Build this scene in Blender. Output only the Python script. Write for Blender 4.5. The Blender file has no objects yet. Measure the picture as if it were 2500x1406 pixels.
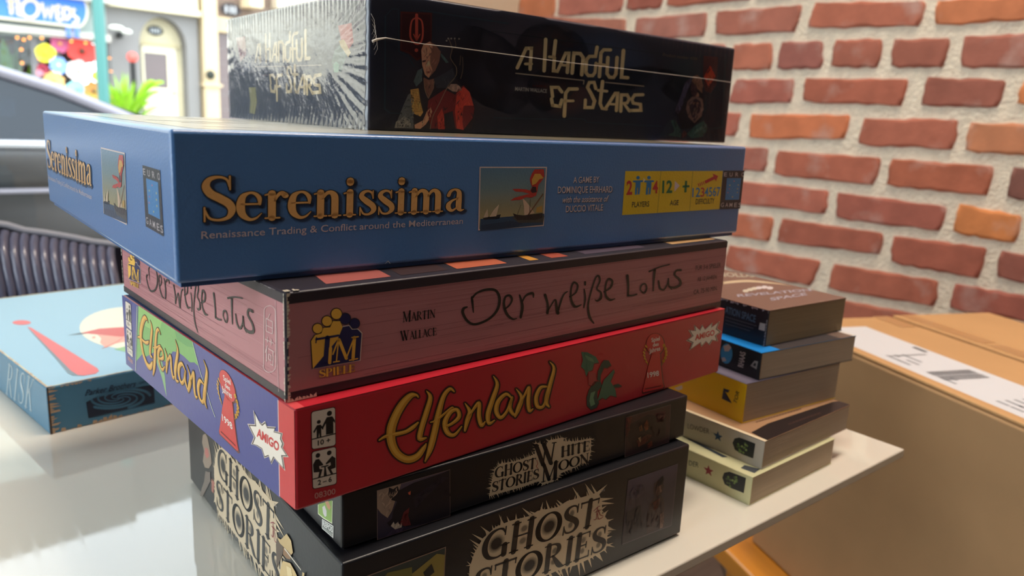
import bpy, math, random
from mathutils import Vector, Matrix
random.seed(7)
S = bpy.context.scene
COL = S.collection
PI = math.pi
# ---------------------------------------------------------------- camera
FLZ = 0.10                                  # floor height
TZ = 0.75                                   # table top height above the floor
W, H = 2500.0, 1406.0
FPX, PITCH, ROLL, CH = 1840.1123, 0.2149176, 0.0520165, 0.239317
CX, CY = 0.0019332, -0.0030165            # principal point offset, in image widths
_f = Vector((0, math.cos(PITCH), -math.sin(PITCH)))
_u0 = Vector((0, math.sin(PITCH), math.cos(PITCH)))
_r0 = Vector((1, 0, 0))
_r = math.cos(ROLL)*_r0 + math.sin(ROLL)*_u0
_u = -math.sin(ROLL)*_r0 + math.cos(ROLL)*_u0
CAM = Vector((0, 0, TZ+CH))
cd = bpy.data.cameras.new('camera'); cam = bpy.data.objects.new('camera', cd); COL.objects.link(cam)
cam.matrix_world = Matrix(((_r.x, _u.x, -_f.x, CAM.x), (_r.y, _u.y, -_f.y, CAM.y), (_r.z, _u.z, -_f.z, CAM.z), (0, 0, 0, 1)))
cd.sensor_width = 36.0; cd.lens = FPX/W*36.0
cd.shift_x = -CX; cd.shift_y = CY
cd.clip_start = 0.01; cd.clip_end = 200
cd.dof.use_dof = True; cd.dof.focus_distance = 0.355; cd.dof.aperture_fstop = 11.0; cd.dof.aperture_blades = 0
S.camera = cam
# ---------------------------------------------------------------- world, sun, exposure
S.view_settings.view_transform = 'Standard'; S.view_settings.look = 'None'
S.view_settings.gamma = 1.0; S.view_settings.use_curve_mapping = False
S.view_settings.exposure = 0.34
wd = bpy.data.worlds.new('sky'); S.world = wd; wd.use_nodes = True
nt = wd.node_tree; nt.nodes.clear()
wo = nt.nodes.new('ShaderNodeOutputWorld'); bg = nt.nodes.new('ShaderNodeBackground')
sky = nt.nodes.new('ShaderNodeTexSky'); sky.sky_type = 'HOSEK_WILKIE'
sky.sun_direction = Vector((0.35, -0.55, 0.75)).normalized(); sky.turbidity = 4.0; sky.ground_albedo = 0.4
mixw = nt.nodes.new('ShaderNodeMixRGB'); mixw.inputs[0].default_value = 0.8
mixw.inputs[2].default_value = (0.87, 0.93, 1.0, 1)
nt.links.new(sky.outputs[0], mixw.inputs[1]); nt.links.new(mixw.outputs[0], bg.inputs[0]); nt.links.new(bg.outputs[0], wo.inputs[0])
bg.inputs[1].default_value = 5.4
PHI = 0.748610                              # room axis: across the window wall towards the brick wall
EX = Vector((math.cos(PHI), math.sin(PHI), 0)); EY = Vector((-math.sin(PHI), math.cos(PHI), 0))
def RW(x, y, z=0.0): return EX*x + EY*y + Vector((0, 0, z))     # room coordinates -> world (floor z = 0)
sl = bpy.data.lights.new('sun', 'SUN'); sun = bpy.data.objects.new('sun', sl); COL.objects.link(sun)
sl.energy = 0.8; sl.angle = 0.02; sl.color = (1.0, 0.94, 0.85)
sdir = (EX*0.35 + EY*0.62 + Vector((0, 0, -1.15))).normalized()     # high sun from behind the building, onto the far side of the street
sun.rotation_euler = sdir.to_track_quat('-Z', 'Y').to_euler(); sun.location = (0, 0, 8)
def add_fill_lamp(name, x, y, z, sx, sy, power, col):
    ld = bpy.data.lights.new(name, 'AREA'); o = bpy.data.objects.new(name, ld); COL.objects.link(o)
    ld.shape = 'RECTANGLE'; ld.size = sx; ld.size_y = sy; ld.energy = power; ld.color = col
    o.location = RW(x, y, z); o.rotation_euler = (0, 0, PHI); return o
add_fill_lamp('fill_lamp_light', 0.2, -1.2, 3.05, 1.2, 0.3, 2, (1.0, 0.86, 0.70))  # weak warm fill light, added out of view behind the camera
add_fill_lamp('fill_lamp_light', 0.78, 0.25, 3.05, 1.2, 0.3, 34, (1.0, 0.88, 0.74))  # main warm fill light, added out of view to brighten the bricks
# ---------------------------------------------------------------- pixels of the photograph -> points on real planes
def ray(px, py):
    return _f + _r*((px-W/2-CX*W)/FPX) + _u*(-(py-H/2-CY*W)/FPX)
def on_z(px, py, z):
    d = ray(px, py); return CAM + d*((z-CAM.z)/d.z)
def on_fwd(px, py, Y):
    return CAM + ray(px, py)*Y
def on_plane(px, py, p, n):
    d = ray(px, py); return CAM + d*((p-CAM).dot(n)/d.dot(n))
def room_px(px, py, Yr):                     # hit on the vertical plane at room depth Yr -> (x_room, z)
    P = on_plane(px, py, RW(0, Yr, 0), EY); return P.dot(EX), P.z
# ---------------------------------------------------------------- colours and materials
def lin(c):
    c = c/255.0
    return c/12.92 if c <= 0.04045 else ((c+0.055)/1.055)**2.4
def rgb(*c):
    if len(c) == 1:
        h = c[0]; c = (int(h[0:2], 16), int(h[2:4], 16), int(h[4:6], 16))
    return (lin(c[0]), lin(c[1]), lin(c[2]), 1.0)
def mat(name, color, rough=0.5, metal=0.0, spec=0.5, coat=0.0, noise=None, bump=None, emit=None, attr=False, sheen=0):
    m = bpy.data.materials.new(name); m.use_nodes = True; n = m.node_tree; b = n.nodes['Principled BSDF']
    b.inputs['Base Color'].default_value = color
    b.inputs['Roughness'].default_value = rough; b.inputs['Metallic'].default_value = metal
    b.inputs['Specular IOR Level'].default_value = spec; b.inputs['Coat Weight'].default_value = coat; b.inputs['Coat Roughness'].default_value = 0.22
    tc = n.nodes.new('ShaderNodeTexCoord')
    src = None
    if attr:
        a = n.nodes.new('ShaderNodeVertexColor'); a.layer_name = 'Col'; src = a.outputs[0]
    if noise:                                 # (scale, amount, stretch)
        mp = n.nodes.new('ShaderNodeMapping'); mp.inputs['Scale'].default_value = noise[2] if len(noise) > 2 else (1, 1, 1)
        nz = n.nodes.new('ShaderNodeTexNoise'); nz.inputs['Scale'].default_value = noise[0]; nz.inputs['Detail'].default_value = 6
        n.links.new(tc.outputs['Object'], mp.inputs[0]); n.links.new(mp.outputs[0], nz.inputs['Vector'])
        mr = n.nodes.new('ShaderNodeMapRange'); mr.inputs[1].default_value = 0.3; mr.inputs[2].default_value = 0.7
        mr.inputs[3].default_value = 1-noise[1]; mr.inputs[4].default_value = 1+noise[1]*0.6
        n.links.new(nz.outputs[0], mr.inputs[0])
        mx = n.nodes.new('ShaderNodeVectorMath'); mx.operation = 'SCALE'
        if src: n.links.new(src, mx.inputs[0])
        else: mx.inputs[0].default_value = color[:3]
        n.links.new(mr.outputs[0], mx.inputs['Scale']); src = mx.outputs[0]
    if src: n.links.new(src, b.inputs['Base Color'])
    if bump:                                  # (scale, strength, stretch)
        mp = n.nodes.new('ShaderNodeMapping'); mp.inputs['Scale'].default_value = bump[2] if len(bump) > 2 else (1, 1, 1)
        nz = n.nodes.new('ShaderNodeTexNoise'); nz.inputs['Scale'].default_value = bump[0]; nz.inputs['Detail'].default_value = 3
        n.links.new(tc.outputs['Object'], mp.inputs[0]); n.links.new(mp.outputs[0], nz.inputs['Vector'])
        bp = n.nodes.new('ShaderNodeBump'); bp.inputs['Strength'].default_value = bump[1]; bp.inputs['Distance'].default_value = bump[3] if len(bump) > 3 else 0.001
        n.links.new(nz.outputs[0], bp.inputs['Height']); n.links.new(bp.outputs[0], b.inputs['Normal'])
    if emit:
        b.inputs['Emission Color'].default_value = emit[0]; b.inputs['Emission Strength'].default_value = emit[1]
    return m
# ---------------------------------------------------------------- mesh building
class MB:
    def __init__(s): s.v = []; s.f = []; s.c = []; s.m = []; s.sm = []
    def face(s, pts, col=(1, 1, 1, 1), mi=0, smooth=False):
        i = len(s.v); s.v += [Vector(p) for p in pts]; s.f.append(tuple(range(i, i+len(pts))))
        s.c.append(col if isinstance(col, list) else [col]*len(pts)); s.m.append(mi); s.sm.append(smooth)
    def grid(s, rows, col=(1, 1, 1, 1), mi=0, closed=False, smooth=True):
        i = len(s.v); nr = len(rows); nc = len(rows[0])
        for r in rows: s.v += [Vector(p) for p in r]
        for a in range(nr-1):
            for b in range(nc if closed else nc-1):
                b2 = (b+1) % nc
                s.f.append((i+a*nc+b, i+a*nc+b2, i+(a+1)*nc+b2, i+(a+1)*nc+b)); s.c.append([col]*4); s.m.append(mi); s.sm.append(smooth)
    def box(s, x0, x1, y0, y1, z0, z1, col=(1, 1, 1, 1), mi=0, M=None, bev=0.0):
        c6 = col if isinstance(col, dict) else {}
        base = c6.get('*', (1, 1, 1, 1)) if c6 else col
        def T(p):
            p = Vector(p); return M @ p if M else p
        if bev <= 0:
            P = lambda x, y, z: T((x, y, z))
            F = {'-y': [(x0, y0, z0), (x1, y0, z0), (x1, y0, z1), (x0, y0, z1)], '+y': [(x1, y1, z0), (x0, y1, z0), (x0, y1, z1), (x1, y1, z1)],
                 '-x': [(x0, y1, z0), (x0, y0, z0), (x0, y0, z1), (x0, y1, z1)], '+x': [(x1, y0, z0), (x1, y1, z0), (x1, y1, z1), (x1, y0, z1)],
                 '+z': [(x0, y0, z1), (x1, y0, z1), (x1, y1, z1), (x0, y1, z1)], '-z': [(x0, y1, z0), (x1, y1, z0), (x1, y0, z0), (x0, y0, z0)]}
            for k, q in F.items(): s.face([T(p) for p in q], c6.get(k, base), mi)
            return
        # rounded box: 8 corner patches joined (3 segment rounding)
        n = 3; i0 = len(s.v); idx = {}
        cx = (x0+bev, x1-bev); cy = (y0+bev, y1-bev); cz = (z0+bev, z1-bev)
        def vid(ix, iy, iz, a, b):
            # direction on the unit sphere octant by angles a (azimuth) b (elevation), 0..n
            th = a*PI/2/n; ph = b*PI/2/n
            sx = -1 if ix == 0 else 1; sy = -1 if iy == 0 else 1; sz = -1 if iz == 0 else 1
            d = Vector((math.cos(ph)*math.cos(th)*sx, math.cos(ph)*math.sin(th)*sy, math.sin(ph)*sz))
            key = (ix, iy, iz, a if b < n else 0, b)
            if key not in idx:
                idx[key] = len(s.v); s.v.append(T(Vector((cx[ix], cy[iy], cz[iz]))+d*bev))
            return idx[key]
        def add(f, c, sm=True):
            f2 = []
            for q in f:
                if q not in f2: f2.append(q)
            if len(f2) > 2: s.f.append(tuple(f2)); s.c.append([c]*len(f2)); s.m.append(mi); s.sm.append(sm)
        for ix in (0, 1):
            for iy in (0, 1):
                for iz in (0, 1):
                    ev = (ix+iy+iz) % 2 == 1
                    cc = c6.get('edge', base)
                    for a in range(n):
                        for b in range(n):
                            q = [vid(ix, iy, iz, a, b), vid(ix, iy, iz, a+1, b), vid(ix, iy, iz, a+1, b+1), vid(ix, iy, iz, a, b+1)]
                            add(q if ev else q[::-1], cc)
        ce = c6.get('edge', None)
        def ec(f1, f2): return ce if ce else c6.get(f1, base)
        for iy in (0, 1):                      # x-parallel edges
            for iz in (0, 1):
                for b in range(n):
                    q = [vid(0, iy, iz, n, b), vid(1, iy, iz, n, b), vid(1, iy, iz, n, b+1), vid(0, iy, iz, n, b+1)]
                    fl = (iy == 0) == (iz == 1); add(q if fl else q[::-1], ec('-y' if iy == 0 else '+y', 0))
        for ix in (0, 1):                      # y-parallel
            for iz in (0, 1):
                for b in range(n):
                    q = [vid(ix, 0, iz, 0, b), vid(ix, 1, iz, 0, b), vid(ix, 1, iz, 0, b+1), vid(ix, 0, iz, 0, b+1)]
                    fl = (ix == 1) == (iz == 1); add(q if fl else q[::-1], ec('-x' if ix == 0 else '+x', 0))
        for ix in (0, 1):                      # z-parallel
            for iy in (0, 1):
                for a in range(n):
                    q = [vid(ix, iy, 0, a, 0), vid(ix, iy, 0, a+1, 0), vid(ix, iy, 1, a+1, 0), vid(ix, iy, 1, a, 0)]
                    fl = (ix == iy); add(q if fl else q[::-1], ec('-x' if ix == 0 else '+x', 0))
        add([vid(0, 0, 0, n, 0), vid(1, 0, 0, n, 0), vid(1, 0, 1, n, 0), vid(0, 0, 1, n, 0)], c6.get('-y', base), False)
        add([vid(1, 1, 0, n, 0), vid(0, 1, 0, n, 0), vid(0, 1, 1, n, 0), vid(1, 1, 1, n, 0)], c6.get('+y', base), False)
        add([vid(0, 1, 0, 0, 0), vid(0, 0, 0, 0, 0), vid(0, 0, 1, 0, 0), vid(0, 1, 1, 0, 0)], c6.get('-x', base), False)
        add([vid(1, 0, 0, 0, 0), vid(1, 1, 0, 0, 0), vid(1, 1, 1, 0, 0), vid(1, 0, 1, 0, 0)], c6.get('+x', base), False)
        add([vid(0, 0, 1, 0, n), vid(1, 0, 1, 0, n), vid(1, 1, 1, 0, n), vid(0, 1, 1, 0, n)], c6.get('+z', base), False)
        add([vid(0, 1, 0, 0, n), vid(1, 1, 0, 0, n), vid(1, 0, 0, 0, n), vid(0, 0, 0, 0, n)], c6.get('-z', base), False)
    def tube(s, pts, r, n=8, col=(1, 1, 1, 1), mi=0, caps=True):
        pts = [Vector(p) for p in pts]; rows = []; prev = None
        for i, p in enumerate(pts):
            t = (pts[min(i+1, len(pts)-1)]-pts[max(i-1, 0)]).normalized()
            a = prev if prev else (Vector((0, 0, 1)) if abs(t.z) < 0.9 else Vector((1, 0, 0)))
            a = (a - t*a.dot(t)).normalized(); b = t.cross(a); prev = a
            rr = r[i] if isinstance(r, (list, tuple)) else r
            rows.append([p+(a*math.cos(2*PI*k/n)+b*math.sin(2*PI*k/n))*rr for k in range(n)])
        s.grid(rows, col, mi, closed=True)
        if caps: s.face(rows[0][::-1], col, mi); s.face(rows[-1], col, mi)
    def ball(s, c, r, col=(1, 1, 1, 1), mi=0, n=10, m=6):
        c = Vector(c); r = r if isinstance(r, (tuple, list)) else (r, r, r)
        rows = []
        for i in range(m+1):
            ph = -PI/2+PI*i/m
            rows.append([c+Vector((math.cos(ph)*math.cos(2*PI*k/n)*r[0], math.cos(ph)*math.sin(2*PI*k/n)*r[1], math.sin(ph)*r[2])) for k in range(n)])
        s.grid(rows, col, mi, closed=True)
    def build(s, name, mats, parent=None, M=None, kind=None, world=False):
        me = bpy.data.meshes.new(name); me.from_pydata([tuple(v) for v in s.v], [], s.f)
        if not isinstance(mats, (list, tuple)): mats = [mats]
        for m in mats: me.materials.append(m)
        me.polygons.foreach_set('material_index', s.m); me.polygons.foreach_set('use_smooth', s.sm)
        ca = me.color_attributes.new('Col', 'FLOAT_COLOR', 'CORNER')
        flat = [x for fc in s.c for c in fc for x in (c[0], c[1], c[2], 1.0)]
        if len(flat) == len(ca.data)*4: ca.data.foreach_set('color', flat)
        me.update()
        o = bpy.data.objects.new(name, me); COL.objects.link(o)
        if parent: o.parent = parent
        if M: o.matrix_world = M
        if world and parent: o.matrix_parent_inverse = parent.matrix_world.inverted()
        if kind: o['kind'] = kind
        return o
def thing(name, label, cat, M=None, group=None):
    o = bpy.data.objects.new(name, None); COL.objects.link(o); o.empty_display_size = 0.05
    if M is not None: o.matrix_world = M
    o['label'] = label; o['category'] = cat
    if group: o['group'] = group
    bpy.context.view_layer.update()
    return o
def tag(o, label, cat, group=None):
    o['label'] = label; o['category'] = cat
    if group: o['group'] = group
    return o
def room_matrix(x=0, y=0, z=0):
    M = Matrix.Rotation(PHI, 4, 'Z'); M.translation = RW(x, y, z); return M
def frame(x, y, z, yaw, tx=0.0, ty=0.0):
    X = Vector((math.cos(yaw), math.sin(yaw), tx)).normalized(); Y0 = Vector((-math.sin(yaw), math.cos(yaw), ty)).normalized()
    Z = X.cross(Y0).normalized(); Y = Z.cross(X)
    return Matrix(((X.x, Y.x, Z.x, x), (X.y, Y.y, Z.y, y), (X.z, Y.z, Z.z, z), (0, 0, 0, 1)))
# ================================================================ the room
BRICKX = 1.40218; WINY = 1.543
YB, XL, CEIL = -3.2, -1.9, 3.15
m_plaster = mat('painted_plaster', rgb(206, 188, 164), 0.85, noise=(3, 0.06), bump=(40, 0.2))
m_back = mat('warm_grey_paint', rgb(58, 58, 60), 0.9, noise=(2, 0.1))
m_ceiling = mat('ceiling_paint', rgb(112, 108, 104), 0.9, noise=(2, 0.05))
m_trimw = mat('cream_window_trim', rgb(214, 200, 180), 0.6, noise=(6, 0.05))
def floor_material():
    m = mat('floor_planks', rgb(120, 104, 92), 0.5); n = m.node_tree; b = n.nodes['Principled BSDF']
    tc = n.nodes.new('ShaderNodeTexCoord'); mp = n.nodes.new('ShaderNodeMapping'); mp.inputs['Rotation'].default_value = (0, 0, -PHI)
    br = n.nodes.new('ShaderNodeTexBrick'); br.inputs['Scale'].default_value = 1.0; br.inputs['Brick Width'].default_value = 1.4; br.inputs['Row Height'].default_value = 0.12
    br.inputs['Mortar Size'].default_value = 0.002; br.inputs['Color1'].default_value = rgb(134, 116, 100); br.inputs['Color2'].default_value = rgb(104, 90, 82); br.inputs['Mortar'].default_value = rgb(40, 34, 30)
    wv = n.nodes.new('ShaderNodeTexNoise'); wv.inputs['Scale'].default_value = 6; wv.inputs['Detail'].default_value = 8
    mp2 = n.nodes.new('ShaderNodeMapping'); mp2.inputs['Rotation'].default_value = (0, 0, -PHI); mp2.inputs['Scale'].default_value = (1, 14, 1)
    mx = n.nodes.new('ShaderNodeMixRGB'); mx.blend_type = 'MULTIPLY'; mx.inputs[0].default_value = 0.5
    n.links.new(tc.outputs['Object'], mp.inputs[0]); n.links.new(mp.outputs[0], br.inputs[0])
    n.links.new(tc.outputs['Object'], mp2.inputs[0]); n.links.new(mp2.outputs[0], wv.inputs[0])
    n.links.new(br.outputs[0], mx.inputs[1]); n.links.new(wv.outputs[0], mx.inputs[2]); n.links.new(mx.outputs[0], b.inputs['Base Color'])
    return m
Rm = room_matrix()
fl = MB(); fl.box(XL-0.15, BRICKX+0.25, YB-0.15, WINY+0.22, -0.12, FLZ); o = fl.build('floor', floor_material(), M=Rm, kind='structure')
c = MB(); c.box(XL-0.15, BRICKX+0.25, YB-0.15, WINY+0.2, CEIL, CEIL+0.1); c.build('ceiling', m_ceiling, M=Rm, kind='structure')
b = MB(); b.box(XL-0.15, BRICKX, YB-0.15, YB, 0, CEIL); b.build('wall_back', m_back, M=Rm, kind='structure')
WY0, WY1 = -0.25, 1.40                          # a second shop window in the left wall
b = MB(); b.box(XL-0.15, XL, YB, WINY, 0, 0.42); b.box(XL-0.15, XL, YB, WY0, 0.42, CEIL); b.box(XL-0.15, XL, WY1, WINY, 0.42, CEIL); b.box(XL-0.15, XL, WY0, WY1, 2.95, CEIL)
b.build('wall_left', m_back, M=Rm, kind='structure')
# window wall: low sill wall, jamb pillar next to the bricks, header; a wide shop window between
WX0, WX1 = -1.72, BRICKX-0.30
SILL, HEAD = 0.42, 2.95
b = MB()
b.box(XL-0.15, BRICKX+0.0, WINY, WINY+0.2, 0, SILL)
b.box(XL-0.15, WX0, WINY, WINY+0.2, SILL, CEIL)
b.box(WX1, BRICKX, WINY, WINY+0.2, SILL, CEIL)
b.box(WX0, WX1, WINY, WINY+0.2, HEAD, CEIL)
b.build('wall_front', m_plaster, M=Rm, kind='structure')
b = MB()
fw = 0.045
for (x0, x1, z0, z1) in ((WX0, WX0+fw, SILL, HEAD), (WX1-fw, WX1, SILL, HEAD), (WX0, WX1, SILL, SILL+fw), (WX0, WX1, HEAD-fw, HEAD)):
    b.box(x0, x1, WINY+0.05, WINY+0.12, z0, z1)
wf = b.build('window_1', m_trimw, M=Rm, kind='structure')
def glass_material():
    m = bpy.data.materials.new('window_glass'); m.use_nodes = True; n = m.node_tree; n.nodes.clear()
    out = n.nodes.new('ShaderNodeOutputMaterial'); tr = n.nodes.new('ShaderNodeBsdfTransparent'); gl = n.nodes.new('ShaderNodeBsdfGlossy')
    fr = n.nodes.new('ShaderNodeFresnel'); fr.inputs[0].default_value = 1.45; mx = n.nodes.new('ShaderNodeMixShader'); gl.inputs['Roughness'].default_value = 0.02
    tr.inputs[0].default_value = (0.96, 0.98, 0.97, 1)
    n.links.new(fr.outputs[0], mx.inputs[0]); n.links.new(tr.outputs[0], mx.inputs[1]); n.links.new(gl.outputs[0], mx.inputs[2]); n.links.new(mx.outputs[0], out.inputs[0])
    return m
m_glass = glass_material()
b = MB(); b.box(WX0+fw, WX1-fw, WINY+0.08, WINY+0.088, SILL+fw, HEAD-fw)
pane = b.build('window_pane', m_glass, parent=wf); pane['kind'] = 'structure'
b = MB()
for (y0, y1, z0, z1) in ((WY0, WY0+fw, SILL, HEAD), (WY1-fw, WY1, SILL, HEAD), (WY0, WY1, SILL, SILL+fw), (WY0, WY1, HEAD-fw, HEAD)): b.box(XL-0.10, XL-0.04, y0, y1, z0, z1)
wf2 = b.build('window_2', m_trimw, M=Rm, kind='structure')
b = MB(); b.box(XL-0.075, XL-0.067, WY0+fw, WY1-fw, SILL+fw, HEAD-fw)
pane = b.build('window_pane', m_glass, parent=wf2); pane['kind'] = 'structure'
b = MB(); b.box(WX0-0.05, WX1+0.02, WINY-0.10, WINY+0.05, SILL-0.035, SILL, bev=0.006); b.build('trim_1', m_trimw, M=Rm, kind='structure')
# ---------------------------------------------------------------- brick wall, the visible bricks laid one by one
ROWS = {
1:[((1324,40),(1530,47),(1527,105),(1320,110)),((1552,46),(1728,30),(1723,88),(1550,103)),((1748,29),(1960,11),(1945,78),(1748,87)),((1988,6),(2261,2),(2249,64),(1972,71)),((2285,3),(2560,-15),(2556,44),(2285,65))],
2:[((1790,108),(1886,104),(1886,170),(1780,172)),((1906,103),(2010,100),(2010,166),(1898,171)),((2038,97),(2155,95),(2148,165),(2028,166)),((2179,96),(2321,92),(2307,165),(2176,165)),((2349,89),(2560,81),(2556,163),(2349,168))],
3:[((1795,194),(1940,192),(1936,250),(1780,255)),((1964,190),(2219,193),(2207,259),(1962,250)),((2261,187),(2458,196),(2442,261),(2249,261)),((2495,199),(2700,203),(2690,262),(2482,257))],
4:[((1700,274),(1812,276),(1798,332),(1690,335)),((1832,278),(2077,280),(2067,338),(1830,340)),((2106,288),(2341,292),(2331,365),(2096,355)),((2365,298),(2620,306),(2610,385),(2357,371))],
5:[((1700,355),(1877,361),(1871,419),(1690,408)),((1897,367),(2152,385),(2138,451),(1889,427)),((2174,387),(2427,405),(2417,477),(2164,455)),((2468,407),(2720,424),(2710,505),(2458,485))],
6:[((1760,437),(2025,465),(2019,522),(1750,492)),((2041,469),(2313,504),(2300,564),(2043,534)),((2338,496),(2497,526),(2484,593),(2327,569)),((2522,525),(2760,560),(2750,625),(2515,594))],
7:[((1650,500),(1889,530),(1883,590),(1640,552)),((1907,532),(2157,569),(2154,620),(1897,593)),((2178,575),(2411,604),(2395,680),(2176,642)),((2440,610),(2690,650),(2680,720),(2435,680))],
8:[((1778,597),(2005,637),(1983,699),(1770,655)),((2033,643),(2292,685),(2286,748),(2021,705)),((2327,691),(2590,735),(2580,795),(2320,755))]}
BC = {(1,0):'b0705c',(1,1):'a86a5c',(1,2):'a5604e',(1,3):'ad5f45',(1,4):'cf7a48',(2,0):'b5684e',(2,1):'8f5048',(2,2):'a45a45',(2,3):'98523f',(2,4):'985544',
      (3,0):'a4584a',(3,1):'a5553c',(3,2):'94503f',(3,3):'d07c40',(4,0):'b0604e',(4,1):'cf7546',(4,2):'aa5c44',(4,3):'bf7a50',(5,0):'a86050',(5,1):'a8583f',(5,2):'ae5b3b',(5,3):'6e4038',
      (6,0):'b0604c',(6,1):'9c5040',(6,2):'d8833f',(6,3):'985040',(7,0):'bd6846',(7,1):'a5553f',(7,2):'a85640',(7,3):'8c4a3c',(8,0):'b36048',(8,1):'aa5a42',(8,2):'9c4f40'}
m_brick = mat('old_brick', (1, 1, 1, 1), 0.85, attr=True, noise=(28, 0.16), bump=(90, 0.5, (1, 1, 1), 0.002))
nb = m_brick.node_tree                        # pale lime smears over the bricks
_b = nb.nodes['Principled BSDF']; _src = _b.inputs['Base Color'].links[0].from_socket
_tc = nb.nodes.new('ShaderNodeTexCoord'); _nz = nb.nodes.new('ShaderNodeTexNoise'); _nz.inputs['Scale'].default_value = 17; _nz.inputs['Detail'].default_value = 5
_cr = nb.nodes.new('ShaderNodeMapRange'); _cr.inputs[1].default_value = 0.56; _cr.inputs[2].default_value = 0.74; _cr.inputs[3].default_value = 0.0; _cr.inputs[4].default_value = 0.5
_mx = nb.nodes.new('ShaderNodeMixRGB'); _mx.inputs[2].default_value = rgb(205, 178, 168)
nb.links.new(_tc.outputs['Object'], _nz.inputs[0]); nb.links.new(_nz.outputs[0], _cr.inputs[0]); nb.links.new(_cr.outputs[0], _mx.inputs[0]); nb.links.new(_src, _mx.inputs[1]); nb.links.new(_mx.outputs[0], _b.inputs['Base Color'])
m_mortar = mat('lime_mortar', rgb(238, 224, 202), 0.95, noise=(60, 0.12), bump=(160, 1.0, (1, 1, 1), 0.004))
WB = MB(); YBR = -0.45                         # brick stops here; unseen dark wall added beyond to cut red reflections
def brick(q, col):
    # q: four (y_room, z) corners (tl, tr, br, bl); rough outline, rounded arris, standing 5 mm proud of the mortar
    tl, tr, br, bl = [Vector((a, b_)) for a, b_ in q]
    pts = []
    def side(a, b_, n):
        for i in range(n):
            t = i/n; p = a.lerp(b_, t); 
            e = min(t, 1-t)*n
            if i > 0: p = p+Vector((random.uniform(-1, 1), random.uniform(-1, 1)))*0.0016
            pts.append(p)
    cut = 0.004
    def near(a, b_, d): return a+(b_-a).normalized()*d
    side(near(tl, tr, cut), near(tr, tl, cut), 9); pts.append(near(tr, tl, cut)); side(near(tr, br, cut), near(br, tr, cut), 4)
    side(near(br, bl, cut), near(bl, br, cut), 9); side(near(bl, tl, cut), near(tl, bl, cut), 4)
    c = (tl+tr+br+bl)/4
    def ring(shrink, x):
        out = []
        for p in pts:
            d = (c-p); out.append((x, p.x+d.x/max(d.length, 1e-6)*shrink, p.y+d.y/max(d.length, 1e-6)*shrink))
        return out
    r0, r1, r2, r3 = ring(0, 0.006), ring(0.0002, -0.0022), ring(0.0022, -0.0048), ring(0.006, -0.0056)
    WB.grid([r0, r1, r2, r3], col, 0, closed=True); WB.face(r3, col, 0, True)
def jit(col, a=0.06):
    k = 1+random.uniform(-a, a); return (col[0]*k, col[1]*k, col[2]*k, 1)
def bc(hx):
    a, p_ = rgb(hx), rgb(222, 160, 142); return tuple(a[i]*0.86+p_[i]*0.14 for i in range(3))+(1,)
def wall_yz(px, py):
    P = on_plane(px, py, RW(BRICKX, 0), EX); return (P.dot(EY), P.z)
Z0W = TZ+0.52194; PITCHW = 0.0675
extent = {}
for r, bs in ROWS.items():
    for i, q in enumerate(bs):
        qq = [wall_yz(*p) for p in q]; brick(qq, jit(bc(BC[(r, i)])))
        ys = [a for a, _ in qq]; e = extent.get(r, [9, -9]); extent[r] = [min(e[0], *ys), max(e[1], *ys)]
pal = ['a5583f', '9c5040', 'b0624a', '8f4c40', 'ad5f45', 'c9784a', 'a86050', '985040']
for r in range(-30, 19):                      # the rest of the wall in the same courses
    zc = Z0W-r*PITCHW
    if zc-0.03 < 0.0 or zc+0.03 > CEIL: continue
    e = extent.get(r)
    for sgn in (1, -1):
        if e: y = (e[1]+0.013) if sgn == 1 else (e[0]-0.013)
        else:
            y = 0.0+((r % 2)*0.1)+random.uniform(-0.02, 0.02)
            if sgn == -1: y -= 0.013
        while (y < WINY-0.02 if sgn == 1 else y > YBR+0.02):
            L = random.choice([0.2, 0.203, 0.206, 0.198, 0.1]) ; y2 = y+sgn*L
            if sgn == 1: y2 = min(y2, WINY)
            else: y2 = max(y2, YBR)
            a, b_ = (y2, y) if sgn == 1 else (y, y2)      # a = far (left in view)
            if abs(a-b_) > 0.03: brick([(a, zc+0.027), (b_, zc+0.027), (b_, zc-0.026), (a, zc-0.026)], jit(bc(random.choice(pal)), 0.12))
            y = y2+sgn*0.0125
# mortar bed: a gently uneven sheet in front of solid masonry
rows = []; NY, NZ = 260, 140
for i in range(NZ+1):
    rows.append([(random.uniform(-0.0012, 0.0012), YBR+(WINY+0.1-YBR)*k/NY, CEIL*i/NZ) for k in range(NY+1)])
WB.grid(rows, (1, 1, 1, 1), 1)
WB.box(0.002, 0.25, YBR, WINY+0.2, 0, CEIL, mi=1)
Mb = room_matrix(BRICKX, 0, 0)
b = MB(); b.box(BRICKX-0.02, BRICKX+0.25, YB-0.15, YBR, 0, CEIL); b.build('wall_added_dark', m_back, M=Rm, kind='structure')  # added out of view, keeps red bounce off the box fronts
WB.build('wall_right', [m_brick, m_mortar], M=Mb, kind='structure')
# unseen lamp fixtures added where the fill lights hang
m_shade = mat('lamp_diffuser', (1, 1, 1, 1), 0.6, emit=((1.0, 0.87, 0.72, 1), 3.0)); m_metal = mat('brushed_steel', rgb(150, 150, 150), 0.35, 0.9)
for (lx, ly) in ((0.2, -1.2), (0.78, 0.25)):
    t = thing('fill_lamp', 'long slim ceiling lamp near the brick wall' if lx > 0.5 else 'long slim ceiling lamp further back in the room', 'lamp', room_matrix(lx, ly, 3.07))
    b = MB(); b.box(-0.64, 0.64, -0.17, 0.17, 0.015, 0.08, bev=0.004); b.build('housing', m_metal, t)
    b = MB(); b.box(-0.6, 0.6, -0.15, 0.15, 0.0, 0.015); b.build('diffuser', m_shade, t)
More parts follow.
